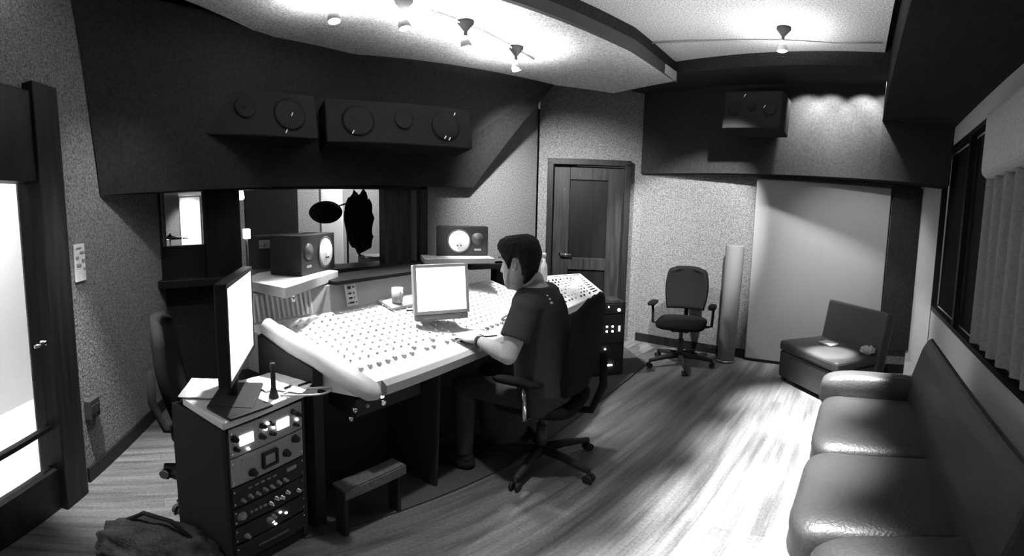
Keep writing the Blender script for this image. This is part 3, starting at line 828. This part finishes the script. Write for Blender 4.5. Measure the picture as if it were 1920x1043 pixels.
FW = Vector((-.955, -.296, 0)).normalized(); LF = Vector((.296, -.955, 0)).normalized()
HIP = Vector((-1.46, 1.80, 0))
def sp(z, fwd, dx=0): return Vector((HIP.x, HIP.y, z)) + FW * fwd + LF * dx
torso = [(.47, .0, .17, .12), (.56, .0, .175, .13), (.68, .01, .165, .125), (.80, .02, .168, .125), (.92, .035, .185, .125), (1.0, .045, .195, .12), (1.055, .055, .185, .105), (1.09, .062, .135, .085), (1.12, .075, .075, .068), (1.16, .105, .054, .054), (1.20, .125, .050, .048)]
SL = Vector((-1.43, 1.595, 1.045)); SR = Vector((-1.58, 1.945, 1.045))
EL_ = Vector((-1.425, 1.475, .825)); WL = Vector((-1.645, 1.495, .848)); HL = Vector((-1.735, 1.485, .842))
ER_ = Vector((-1.66, 2.10, .86)); WR = Vector((-1.80, 2.00, .88)); HR = Vector((-1.88, 1.97, .87))
KL = Vector((-1.84, 1.56, .53)); KR = Vector((-1.90, 1.80, .53))
AL = Vector((-1.80, 1.53, .10)); AR = Vector((-1.86, 1.78, .10))
per = thing('person', 'person in a black T-shirt seated at the console, seen from behind, hand on its edge', 'person', (HIP.x, HIP.y, 0))
per_inv = Matrix.Translation((-HIP.x, -HIP.y, 0))
bod = MB(per_inv)
loft(bod, [(sp(z, f), LF * w_, FW * d_) for z, f, w_, d_ in torso])
def limb(mb, pts, rs, n=16): mb.tube(pts, rs, n=n)
for s_, e_, w_, h_ in ((SL, EL_, WL, HL), (SR, ER_, WR, HR)):
    inn = s_.lerp(sp(1.02, .045), .45)
    limb(bod, [inn, s_, s_.lerp(e_, .5), e_, e_ + (w_ - e_) * .05], [.06, .055, .051, .043, .040])
    bod.puff(e_, (.088, .088, .088), p=1, seg=10)
    limb(bod, [e_, e_.lerp(w_, .35), e_.lerp(w_, .75), w_, w_ + (h_ - w_) * .2], [.042, .044, .033, .0275, .028])
    d = (h_ - w_).normalized(); sdv = Vector((-d.y, d.x, 0)).normalized()
    # palm
    c0 = w_ + d * .012; c1 = w_ + d * .085
    up = Vector((0, 0, 1))
    loft(bod, [(w_, sdv * .026, up * .020), (w_.lerp(c1, .35), sdv * .036, up * .018), (w_.lerp(c1, .75), sdv * .041, up * .015), (c1, sdv * .039, up * .012)], 20)
    sgn = -1 if s_ is SL else 1
    # four fingers, curled over the desk / mouse, unequal
    for k, (off, ln, cur) in enumerate(((.030, .070, .018), (.010, .079, .016), (-.011, .074, .018), (-.031, .058, .022))):
        b0 = c1 - d * .012 + sdv * off * sgn
        dk = (d + sdv * off * sgn * 3.0).normalized()
        p1 = b0 + dk * ln * .42 + up * .006; p2 = b0 + dk * ln * .74 - up * cur * .35; p3 = b0 + dk * ln * .98 - up * cur * 1.1
        limb(bod, [b0, p1, p2, p3], [.0100, .0090, .0082, .0065], 10)
    # thumb from the side of the palm near its base
    tb = w_ + d * .022 - sdv * sgn * -.024
    td = (d * .75 + sdv * sgn * .65).normalized()
    limb(bod, [tb, tb + td * .035 - up * .004, tb + td * .058 + d * .01 - up * .012, tb + td * .066 + d * .030 - up * .016], [.014, .0115, .0100, .0075], 10)
# head: profile table (z, front, back, half width)
HT = [(-.128, .055, -.010, .024), (-.118, .078, -.020, .040), (-.100, .088, -.038, .053), (-.078, .087, -.055, .062), (-.058, .090, -.07, .066), (-.038, .088, -.08, .069), (-.015, .086, -.088, .072),
      (.01, .084, -.095, .074), (.03, .083, -.1, .076), (.05, .090, -.102, .077), (.075, .087, -.1, .076), (.1, .074, -.09, .068), (.12, .048, -.065, .05), (.131, .015, -.03, .02)]
def hrow(z):
    for i in range(len(HT) - 1):
        if HT[i][0] <= z <= HT[i + 1][0]:
            k = (z - HT[i][0]) / (HT[i + 1][0] - HT[i][0]); k = k * k * (3 - 2 * k) * .4 + k * .6
            return [HT[i][j] + (HT[i + 1][j] - HT[i][j]) * k for j in (1, 2, 3)]
    return HT[-1][1:] if z > 0 else HT[0][1:]
def hpt(z, th, off=0.):
    f, b, w_ = hrow(z); cx = (f + b) / 2; rx = (f - b) / 2 + off; ry = w_ + off
    c, s = math.cos(th), math.sin(th); e = .88
    x = cx + rx * math.copysign(abs(c) ** e, c); y = ry * math.copysign(abs(s) ** e, s)
    if off < .004 and c > 0:
        g = lambda a, m_, sd: math.exp(-((a - m_) / sd) ** 2)
        nz = max(0, 1 - abs(z + .028) / .016) if z < -.028 else max(0, 1 - (z + .028) / .062)
        x += .031 * nz * math.exp(-(y / .0125) ** 2)
        x -= .012 * g(z, .027, .012) * (g(y, .031, .016) + g(y, -.031, .016))
        x += .006 * (g(z, -.062, .005) + g(z, -.074, .006)) * g(y, 0, .024)
        x -= .003 * g(z, -.068, .003) * g(y, 0, .024)
        x += .006 * g(z, -.108, .012) * g(y, 0, .022)
    return Vector((x, y, z))
hf = Vector((-.965, -.262, 0)).normalized()
HC = Vector((-1.577, 1.697, 1.232))
HX = Matrix.Translation(HC) @ Matrix(((hf.x, -hf.y, 0, 0), (hf.y, hf.x, 0, 0), (0, 0, 1, 0), (0, 0, 0, 1))) @ Matrix.Rotation(R(9), 4, 'Y')
hb = bmesh.new(); NZ, NT = 64, 96; rr = []
for i in range(NZ + 1):
    z = -.128 + .259 * i / NZ
    rr.append([hb.verts.new(hpt(z, 2 * PI * k / NT)) for k in range(NT)])
for i in range(NZ):
    for k in range(NT): hb.faces.new((rr[i][k], rr[i][(k + 1) % NT], rr[i + 1][(k + 1) % NT], rr[i + 1][k]))
hb.faces.new(rr[0][::-1]); hb.faces.new(rr[-1]); bmesh.ops.recalc_face_normals(hb, faces=hb.faces[:])
bod._merge(hb, HX)
tt = MB(per_inv @ HX)
for s in (-1, 1):
    ear = [(-.020 + .016 * math.cos(a) * (1 + .15 * math.sin(a)) - .004 * math.sin(a), s * (.079 + .006 * (1 - math.cos(a))), .004 + .031 * math.sin(a)) for a in [k * 2 * PI / 20 for k in range(21)]]
    tt.tube(ear, .0052, n=8)
    tt.puff((-.018, s * .074, .003), (.026, .014, .050), p=1, seg=8)
bmT = tt.b; X_ = Matrix()
mp = {v: bod.b.verts.new(v.co) for v in bmT.verts}
for f in bmT.faces: bod.b.faces.new([mp[v] for v in f.verts])
bmT.free()
# neck joining head and torso
MBn = HX @ Vector((-.035, 0, -.06))
bod.tube([sp(1.08, .06), sp(1.14, .085), MBn], [.062, .060, .058], n=20)
body = fused(bod, 'body', 'skin', per, .0042, 3)
# trousers, shoes
tr = MB(per_inv)
loft(tr, [(sp(.44, .0), LF * .16, FW * .12), (sp(.52, .0), LF * .185, FW * .14), (sp(.64, .0), LF * .175, FW * .135), (sp(.68, .0), LF * .172, FW * .132)])
for sx, k_, a_ in ((1, KL, AL), (-1, KR, AR)):
    h_ = sp(.54, .02, sx * .095)
    tr.tube([h_, h_.lerp(k_, .5), k_, k_ + Vector((0, 0, -.03))], [.088, .078, .066, .062], n=18)
    tr.puff(k_, (.135, .135, .135), p=1, seg=10)
    tr.tube([k_, k_.lerp(a_, .4), a_], [.066, .062, .050], n=18)
fused(tr, 'trousers', 'shirt', per, .009, 4)
for a_ in (AL, AR):
    X = per_inv @ Matrix.Translation((a_.x, a_.y, 0)) @ Matrix.Rotation(math.atan2(FW.y, FW.x), 4, 'Z')
    MB(X).puff((.07, 0, .045), (.27, .098, .085), p=.6, seg=12).puff((0, 0, .075), (.11, .085, .09), p=.7, seg=10).build('shoe', 'black', per, smooth=True)
# T-shirt
sh = MB(per_inv)
loft(sh, [(sp(z, f), LF * (w_ + e), FW * (d_ + e)) for (z, f, w_, d_), e in zip(torso[1:8], (.022, .026, .026, .020, .014, .014, .014))] + [(sp(1.118, .07), LF * .092, FW * .083)])
for s_, e_ in ((SL, EL_), (SR, ER_)):
    inn = s_.lerp(sp(1.0, .045), .5)
    hem = s_.lerp(e_, .66)
    sh.tube([inn, s_, s_.lerp(hem, .5), hem], [.078, .072, .070, .072], n=20)
    sh.puff(s_ + Vector((0, 0, -.005)), (.145, .145, .14), p=1, seg=10)
shirt = fused(sh, 'shirt', 'shirt', per, .0065, 5)
# white marks printed on the back of the right shoulder
from mathutils.bvhtree import BVHTree
bv = BVHTree.FromPolygons([per_inv.inverted() @ v.co for v in shirt.data.vertices], [list(p.vertices) for p in shirt.data.polygons])
for (x, y, z, wx, hz) in ((-1.40, 1.72, 1.09, .012, .008), (-1.40, 1.74, 1.07, .014, .010), (-1.40, 1.755, 1.048, .022, .013)):
    tgt = Vector((x, y, z)) - Vector((0, 0, 1.5)); loc, nor, idx, dist = bv.ray_cast(Vector((0, 0, 1.5)), tgt.normalized())
    if loc:
        q = nor.to_track_quat('Z', 'Y')
        MB(per_inv @ Matrix.Translation(loc) @ q.to_matrix().to_4x4()).puff((0, 0, .001), (wx, hz, .003), p=.6, seg=8).build('shirt_print', 'print', shirt)
# hair cap: every column runs from the hairline to the crown
def curve_at(tab, a):
    for (a0, v0), (a1, v1) in zip(tab, tab[1:]):
        if a0 <= a <= a1:
            k = (a - a0) / (a1 - a0); k = k * k * (3 - 2 * k); return v0 + (v1 - v0) * k
    return tab[-1][1]
HL_ = [(0, .086), (.6, .082), (.95, .066), (1.15, .040), (1.26, .006), (1.36, -.018), (1.46, -.016), (1.56, .018), (1.68, .040), (1.86, .038), (2.0, .0), (2.2, -.056), (2.5, -.100), (3.2, -.116)]
hm = bmesh.new(); rr = []; NH = 36
for i in range(NH + 1):
    row = []
    for k in range(NT):
        th = 2 * PI * k / NT; a = abs((th + PI) % (2 * PI) - PI)
        z0 = curve_at(HL_, a) + .004 * noise.noise(Vector((math.cos(th) * 9, math.sin(th) * 9, 0)))
        z = z0 + (.1309 - z0) * i / NH
        grow = min(1, (z - z0) / .035)
        off = .003 + grow * (.013 + .010 * max(0, z / .13)) + .005 * noise.noise(Vector((math.cos(th) * 5, math.sin(th) * 5, z * 22))) * grow
        p = hpt(z, th, off + .0045)
        if z > .09: p.z += (z - .09) * .5
        if a < 1.0:
            q_ = (1 - a / 1.0) * max(0, 1 - (z - z0) / .05); p.x += .018 * q_; p.z += .010 * q_
        row.append(hm.verts.new(p))
    rr.append(row)
for i in range(NH):
    for k in range(NT): hm.faces.new((rr[i][k], rr[i][(k + 1) % NT], rr[i + 1][(k + 1) % NT], rr[i + 1][k])).smooth = True
hm.faces.new(rr[-1])
bmesh.ops.recalc_face_normals(hm, faces=hm.faces[:])
bmesh.ops.solidify(hm, geom=hm.faces[:], thickness=.010)
t = MB(per_inv @ HX); t._merge(hm)
hair = t.build('hair', 'hair', per, smooth=True)
# stubble along the jaw
BT_ = [(.70, -.100), (.9, -.088), (1.1, -.075), (1.25, -.045), (1.42, -.012)]
hm = bmesh.new()
for sg in (-1, 1):
    rr = []
    for i in range(13):
        row = []
        for k in range(25):
            a = .70 + .72 * k / 24; zt = curve_at(BT_, a); zb = -.124 + .02 * max(0, (a - 1.2) / .22)
            row.append(hm.verts.new(hpt(zb + (zt - zb) * i / 12, sg * a, .0016)))
        rr.append(row)
    for i in range(12):
        for k in range(24): hm.faces.new((rr[i][k], rr[i][k + 1], rr[i + 1][k + 1], rr[i + 1][k])).smooth = True
bmesh.ops.recalc_face_normals(hm, faces=hm.faces[:])
t = MB(per_inv @ HX); t._merge(hm); t.build('beard', 'beard', per, smooth=True)
for s in (-1, 1):
    MB(per_inv @ HX).puff((.066, s * .031, .028), (.022, .022, .014), p=1, seg=8).build('eye', 'white', per, smooth=True)
    MB(per_inv @ HX).puff((.088, s * .032, .047), (.010, .034, .006), p=1, seg=8).build('eyebrow', 'hair', per, smooth=True)
# wristwatch
wd = (WL - EL_).normalized()
t = MB(per_inv); t.lathe([(.031, -.010), (.0325, -.008), (.0325, .008), (.031, .010)], WL - wd * .005, wd, 24); t.build('watch_strap', 'black', per, smooth=True)
MB(per_inv).puff(WL - wd * .005 + Vector((0, 0, .030)), (.030, .030, .010), p=.8, seg=8).build('watch_face', 'chrome', per, smooth=True)
o = MB().puff((0, 0, .012), (.11, .06, .030), p=.8, seg=12).build('mouse', 'black', smooth=True); o.location = (-1.765, 1.49, .818); o.rotation_euler = (0, R(-10), R(10))
tag(o, 'black computer mouse under the hand of the seated person', 'mouse')

# ================================================================== SMALL THINGS on the desk and console
o = MB().lathe([(.019, 0), (.020, .004), (.012, .035), (.0095, .045), (.0095, .125), (.011, .127), (.011, .145), (.006, .147)], n=20).build('flashlight', 'black', smooth=True)
o.location = (-1.605, .44, .786); tag(o, 'black tapered flashlight standing on its head on the side desk', 'flashlight')
o = MB().box((0, 0, .006), (.19, .15, .012), bev=.004).build('mouse_pad', 'black'); o.location = (-1.545, .295, .786); o.rotation_euler = (0, 0, R(115))
tag(o, 'black square pad on the side desk under the large screen', 'pad')
for i, (x, y, r, lab) in enumerate(((-1.78, .50, 20, 'crumpled white sheet of paper beside the large screen'), (-1.73, .56, 48, 'white sheet of paper lying under the padded armrest'), (-1.77, .20, 70, 'white sheet of paper at the far left end of the side desk'))):
    t = MB(); bm = bmesh.new()
    bmesh.ops.create_grid(bm, x_segments=12, y_segments=16, size=.5)
    for v in bm.verts: v.co = Vector((v.co.x * .17, v.co.y * .22, .006 + .006 * abs(noise.noise(Vector((v.co.x * 3 + i * 5, v.co.y * 3, 0))))))
    ex = bmesh.ops.extrude_face_region(bm, geom=bm.faces[:])
    for v in [g for g in ex['geom'] if isinstance(g, bmesh.types.BMVert)]: v.co.z -= .003
    t._merge(bm); o = t.build('paper_sheet', 'paper'); o.location = (x, y, .7855 + .001 * i); o.rotation_euler = (0, 0, R(r)); tag(o, lab, 'paper')
# looped white cable and two dark pens
pts = []
for k in range(40):
    a = k / 39 * 2 * PI * .92 + .4
    pts.append((.10 * math.cos(a) + .01 * math.sin(3 * a), .035 * math.sin(a), .004 + .002 * math.sin(2 * a)))
pts = [(-.12, .06, .004)] + pts
o = MB().tube(pts, .0042, n=6).build('cable', 'grey'); o.location = (-1.60, .575, .786); o.rotation_euler = (0, 0, R(80)); tag(o, 'pale cable in a long loop on the side desk under the armrest', 'cable')
def pen(loc, rz, label, L=.12, m='black', par=None):
    q = MB().tube([(-L / 2, 0, .005), (L / 2 - .02, 0, .005)], .0048, n=8).tube([(L / 2 - .02, 0, .005), (L / 2, 0, .005)], [.0045, .001], n=8).build('pen', m, smooth=True)
    q.location = loc; q.rotation_euler = (0, 0, rz); tag(q, label, 'pen'); return q
pen((-1.665, .52, .7945), R(120), 'short black pen on the paper at the side desk, nearer the flashlight', .05)
pen((-1.675, .60, .7945), R(112), 'black pen on the paper at the side desk, nearer the armrest', .09)
t = thing('mug', 'pale mug with a dark inside on the console, left of the small screen', 'mug', (-2.215, 1.365, .972))
MB().lathe([(.030, 0), (.033, .004), (.034, .085), (.031, .085), (.030, .010), (.0, .009)], n=24).build('body', 'pad', t, smooth=True)
MB().lathe([(.0305, .070), (.0, .0705)], n=20).build('drink', 'black', t)
MB().tube([(.033, .0, .07), (.055, 0, .065), (.058, 0, .04), (.05, 0, .025), (.033, 0, .02)], .005).build('handle', 'pad', t, smooth=True)
def on_surf(x, y, v_add=0):
    l = cl((x, y, 0)); return surf(l.y) + v_add
pen((-2.17, 1.52, on_surf(-2.17, 1.52, .012)), R(60), 'black marker beside the mug, nearer the bridge', .14)
pen((-2.10, 1.44, on_surf(-2.10, 1.44, .020)), R(72), 'thin dark pencil between the mug and the small screen', .15)
# white notebook with dark edge in front of the small screen
t = thing('notebook', 'white open notebook with a dark curved edge, right of the small screen foot', 'notebook', (-1.79, 1.55, on_surf(-1.79, 1.55, .006)), R(58))
MB().box((0, 0, .008), (.17, .12, .012), bev=.004, ry=R(-3)).build('pages', 'paper', t)
MB().tube([(-.085, -.062, .004), (0, -.066, .010), (.10, -.066, .012), (.14, -.055, .012)], .004, n=6).build('binding', 'black', t)
# label cards on the bridge
t = MB(CM @ Matrix.Translation((.42, .618, 1.04)) @ Matrix.Rotation(R(-12), 4, 'X'))
t.box((0, 0, 0), (.075, .004, .12)); o = t.build('label_card', 'paper'); tag(o, 'white card with dark printed marks stuck on the meter bridge', 'card')
t = MB(CM @ Matrix.Translation((.42, .614, 1.04)) @ Matrix.Rotation(R(-12), 4, 'X'))
for (x, z, wd, h) in ((-.012, .042, .022, .016), (.018, .044, .010, .010), (-.012, .010, .022, .010), (.016, .010, .008, .010), (-.010, -.016, .024, .010), (.018, -.016, .006, .010), (-.006, -.042, .032, .010), (.026, -.042, .008, .008), (-.030, -.044, .006, .008)): t.box((x, 0, z), (wd, .002, h))
t.build('print', 'black', o)
# bottle behind the head, mouse under the hand
t = thing('bottle', 'clear pale bottle standing behind the seated person against the door frame', 'bottle', (-2.47, 2.98, .912))
MB().lathe([(.030, 0), (.032, .01), (.030, .11), (.026, .14), (.013, .17), (.012, .205)], n=20).build('body', 'bottle', t, smooth=True)
MB().lathe([(.016, .215), (.016, .24), (.014, .242)], n=16).build('cap', 'white', t, smooth=True)

# ================================================================== OFFICE CHAIRS
def office_chair(label, loc, rz, back_h=1.02, arm_glint=True, seat_z=.46, bw=.50, arms=True):
    """faces local +x"""
    q = thing('office_chair', label, 'chair', loc, rz, 'black swivel office chairs')
    MB().puff((0, 0, seat_z), (.48, .50, .10), p=.5, seg=14).build('seat', 'mesh', q)
    # curved backrest
    bm = bmesh.new(); nu, nv = 14, 14; g = []
    for j in range(nv + 1):
        v = j / nv; z = seat_z + .10 + v * (back_h - seat_z - .10)
        hw = bw / 2 * (.86 + .14 * math.sin(v * PI)) * (1 if v < .86 else math.sqrt(max(0, 1 - ((v - .86) / .14) ** 2)) * .45 + .55)
        row = []
        for i in range(nu + 1):
            u = i / nu * 2 - 1
            row.append(bm.verts.new((-.25 - .07 * v + .05 * u * u - .02 * math.sin(v * PI), u * hw, z)))
        g.append(row)
    for j in range(nv):
        for i in range(nu): bm.faces.new((g[j][i], g[j][i + 1], g[j + 1][i + 1], g[j + 1][i])).smooth = True
    bmesh.ops.recalc_face_normals(bm, faces=bm.faces[:])
    ex = bmesh.ops.solidify(bm, geom=bm.faces[:], thickness=.05)
    t = MB(); t._merge(bm); t.build('backrest', 'mesh', q)
    MB().tube([(-.05, 0, seat_z - .06), (-.28, 0, seat_z - .04), (-.34, 0, seat_z + .12), (-.335, 0, seat_z + .3)], .022).build('back_support', 'mesh', q, smooth=True)
    for s in (-1, 1) if arms else ():
        MB().tube([(-.02, s * .24, seat_z - .03), (-.02, s * .30, seat_z - .02), (-.02, s * .31, seat_z + .17)], .014).build('arm_post', 'chrome' if arm_glint else 'mesh', q, smooth=True)
        MB().puff((.02, s * .30, seat_z + .19), (.27, .085, .035), p=.6, seg=10).build('armrest', 'mesh', q)
    MB().cyl((0, 0, .09), (0, 0, .28), .032).cyl((0, 0, .28), (0, 0, seat_z - .04), .020).build('gas_column', 'satin', q, smooth=True)
    MB().box((0, 0, seat_z - .06), (.22, .18, .035), bev=.01).build('mechanism', 'black', q)
    for k in range(5):
        a = k * 2 * PI / 5 + .3
        c, s = math.cos(a), math.sin(a)
        l = MB().tube([(.02 * c, .02 * s, .11), (.16 * c, .16 * s, .105), (.33 * c, .33 * s, .078)], [.032, .026, .018], n=10).build('base_leg', 'black', q, smooth=True)
        cw = MB()
        for sg in (-1, 1): cw.cyl(Vector((.33 * c, .33 * s, .028)) + Vector((-s, c, 0)) * (.008 * sg), Vector((.33 * c, .33 * s, .028)) + Vector((-s, c, 0)) * (.026 * sg), .027)
        cw.cyl((.33 * c, .33 * s, .028), (.33 * c, .33 * s, .08), .009)
        cw.build('caster', 'black', l)
    return q


office_chair('black swivel chair the seated person sits on', (-1.54, 1.88, 0), R(198), 1.08, True, .46, .50)
office_chair('empty black swivel chair against the back wall, left of the grey tube', (-1.66, 4.16, 0), R(-76), 1.0, False, .45, .46)
office_chair('empty black swivel chair at the left, seen edge on beside the glass door wall', (-2.19, .31, 0), R(80), 1.02, False, .42, .52, False)

# ================================================================== SOFA along the right wall
sf = thing('leather_sofa', 'long black leather sofa along the right wall with shiny seat cushions', 'sofa', (.18, 1.95, 0))
MB().box((.03, 0, .15), (.64, 1.86, .22), bev=.03).build('base', 'leather', sf)
for y0, y1 in ((-.62, .05), (.07, .84)):
    MB().puff((.0, (y0 + y1) / 2, .34), (.66, (y1 - y0), .23), p=.32, bulge=.12, jit=.03).build('seat_cushion', 'leather', sf)
for y, fx, az in ((-.76, .06, .37), (.96, 0, .42)):
    MB().puff((fx, y, az), (.70 - 2 * fx, .22, .27), p=.5, bulge=.06, jit=.03).box((.02 + fx, y, .2), (.62 - 2 * fx, .17, .34), bev=.04).build('arm', 'leather', sf)
t = MB()
prof = [(.20, .30), (.225, .55), (.29, .78), (.33, .845), (.36, .84), (.40, .70), (.40, .12), (.24, .12)]
bm = bmesh.new(); t.extr([(-(p[0]), p[1]) for p in prof], -.93, .93, Matrix(((0, -1, 0, 0), (1, 0, 0, 0), (0, 0, 1, 0), (0, 0, 0, 1))), bev=.02)
t.build('backrest', 'leather', sf)
for y in (-.84, .82):
    for x in (-.24, .30): MB().cyl((x, y, 0), (x, y, .06), .02).build('foot', 'satin', sf)

# ================================================================== LEATHER ARMCHAIR in the back right corner
ac = thing('leather_armchair', 'low armless black leather chair turned diagonally in the far corner beyond the sofa', 'armchair', (-.12, 4.17, 0), R(-135))
MB().box((.10, 0, .17), (.52, .80, .26), bev=.012).build('base', 'leather', ac)
MB().box((.10, 0, .352), (.54, .82, .10), bev=.03, seg=3).build('seat_cushion', 'leather', ac)
MB().box((-.20, .02, .48), (.12, .80, .60), bev=.02, ry=R(-10)).build('backrest', 'leather', ac)
for y in (-.36, .36):
    for x in (-.12, .32): MB().box((x, y, .02), (.04, .04, .04)).build('foot', 'satin', ac)
o = MB().box((0, 0, .012), (.16, .11, .022), bev=.006).build('folded_magazine', 'midgrey'); o.location = (-.20, 4.20, .403); o.rotation_euler = (0, 0, R(-40))
tag(o, 'small grey folded magazine on the leather armchair seat', 'magazine')
o = MB().puff((0, 0, .04), (.12, .09, .08), p=.8, jit=.4).build('crumpled_cloth', 'midgrey'); o.location = (.16, 3.96, .403); tag(o, 'small grey crumpled cloth at the right end of the armchair seat', 'cloth')

# ================================================================== GREY TUBE and PALE PANEL at the back wall
t = thing('cardboard_tube', 'tall grey tube leaning against the back wall beside the pale panel', 'tube', (-1.28, 4.52, 0))
MB(Matrix.Rotation(R(-4), 4, 'X')).lathe([(.085, .004), (.09, .01), (.10, 1.24), (.10, 1.25), (.088, 1.25), (.085, .05)], n=32).build('tube', 'tube', t, smooth=True)
MB(Matrix.Rotation(R(-4), 4, 'X')).lathe([(.09, .005), (.094, .008), (.094, .02), (.09, .022)], n=32).build('end_ring', 'chrome', t, smooth=True)
t = thing('acoustic_panel', 'large plain pale grey panel standing against the back wall', 'acoustic panel', (-.41, 4.685, 0))
MB().box((0, 0, 1.0), (1.40, .07, 1.94), bev=.012).build('fabric_face', 'canvas', t)
MB().box((0, .01, .02), (1.36, .05, .03)).build('foot_rail', 'dark', t)

# ================================================================== CURTAIN in the right window
bm = bmesh.new(); rows_ = []
for j in range(3):
    z = (.86, 1.6, 2.36)[j]
    rows_.append([bm.verts.new((XR - .03 - .045 * math.sin(i * .60) - (.0 if j else .01 * math.sin(i * .2)), 1.05 + i * .0174, z)) for i in range(100)])
for j in range(2):
    for i in range(99): bm.faces.new((rows_[j][i], rows_[j][i + 1], rows_[j + 1][i + 1], rows_[j + 1][i])).smooth = True
bmesh.ops.solidify(bm, geom=bm.faces[:], thickness=.006)
t = MB(); t._merge(bm)
cu = t.build('curtain', 'curtain'); tag(cu, 'grey pleated curtain hanging at the far right edge over the dark window', 'curtain')
MB().box((XR - .05, 1.92, 2.13), (.12, 1.76, .46), bev=.059, seg=4).build('valance', 'curtain', cu)

# ================================================================== LEFT WALL PLATES
def on_left(x, z, off=.006): return Vector((x, lw(x), z)) + Vector((.392, .92, 0)) * off
q = thing('wall_intercom', 'pale wall panel with small dark keys on the left wall', 'wall panel', on_left(-2.385, 1.295), lang)
MB().box((0, 0, 0), (.105, .010, .20), bev=.003).build('plate', mat('pale_wall_plate', .75, .6), q)
for (x, z, wd, h) in ((-.02, .055, .04, .010), (.03, .03, .03, .012), (-.03, .01, .03, .016), (.02, -.01, .045, .014), (-.035, -.035, .02, .012), (.01, .08, .05, .006)): MB().box((x, .006, z), (wd, .006, h)).build('key', 'midgrey', q)
q = thing('wall_outlet', 'dark outlet box low on the left wall', 'outlet', on_left(-2.38, .47, .02), lang)
MB().box((0, 0, 0), (.11, .04, .12), bev=.006).build('box', 'dark', q)
MB().box((-.02, .022, 0), (.03, .006, .05)).box((.025, .022, 0), (.03, .006, .05)).build('socket', 'black', q)

# ================================================================== BAG in the bottom left corner
bm = bmesh.new(); bmesh.ops.create_icosphere(bm, subdivisions=5, radius=1)
for v in bm.verts:
    n = v.co.copy(); k = 1 + .16 * noise.noise(n * 3.1) + .07 * noise.noise(n * 8)
    v.co = Vector((n.x * .25 * k, n.y * .17 * k, max(-.12, n.z * .13 * k)))
for f in bm.faces: f.smooth = True
t = MB(); t._merge(bm); o = t.build('duffel_bag', mat('dark_fleece', .09, 1., spec=.03, grain=.4, gscale=120, bump=.6, bscale=160)); o.location = (-1.54, -.04, .121); o.rotation_euler = (0, 0, R(55))
tag(o, 'dark rumpled fleece bag on the floor in the bottom left corner', 'bag')
MB().tube([(-.15, .02, .10), (-.07, .03, .17), (.05, .03, .17), (.14, .02, .11)], .010).build('handle', 'dark', o, smooth=True)
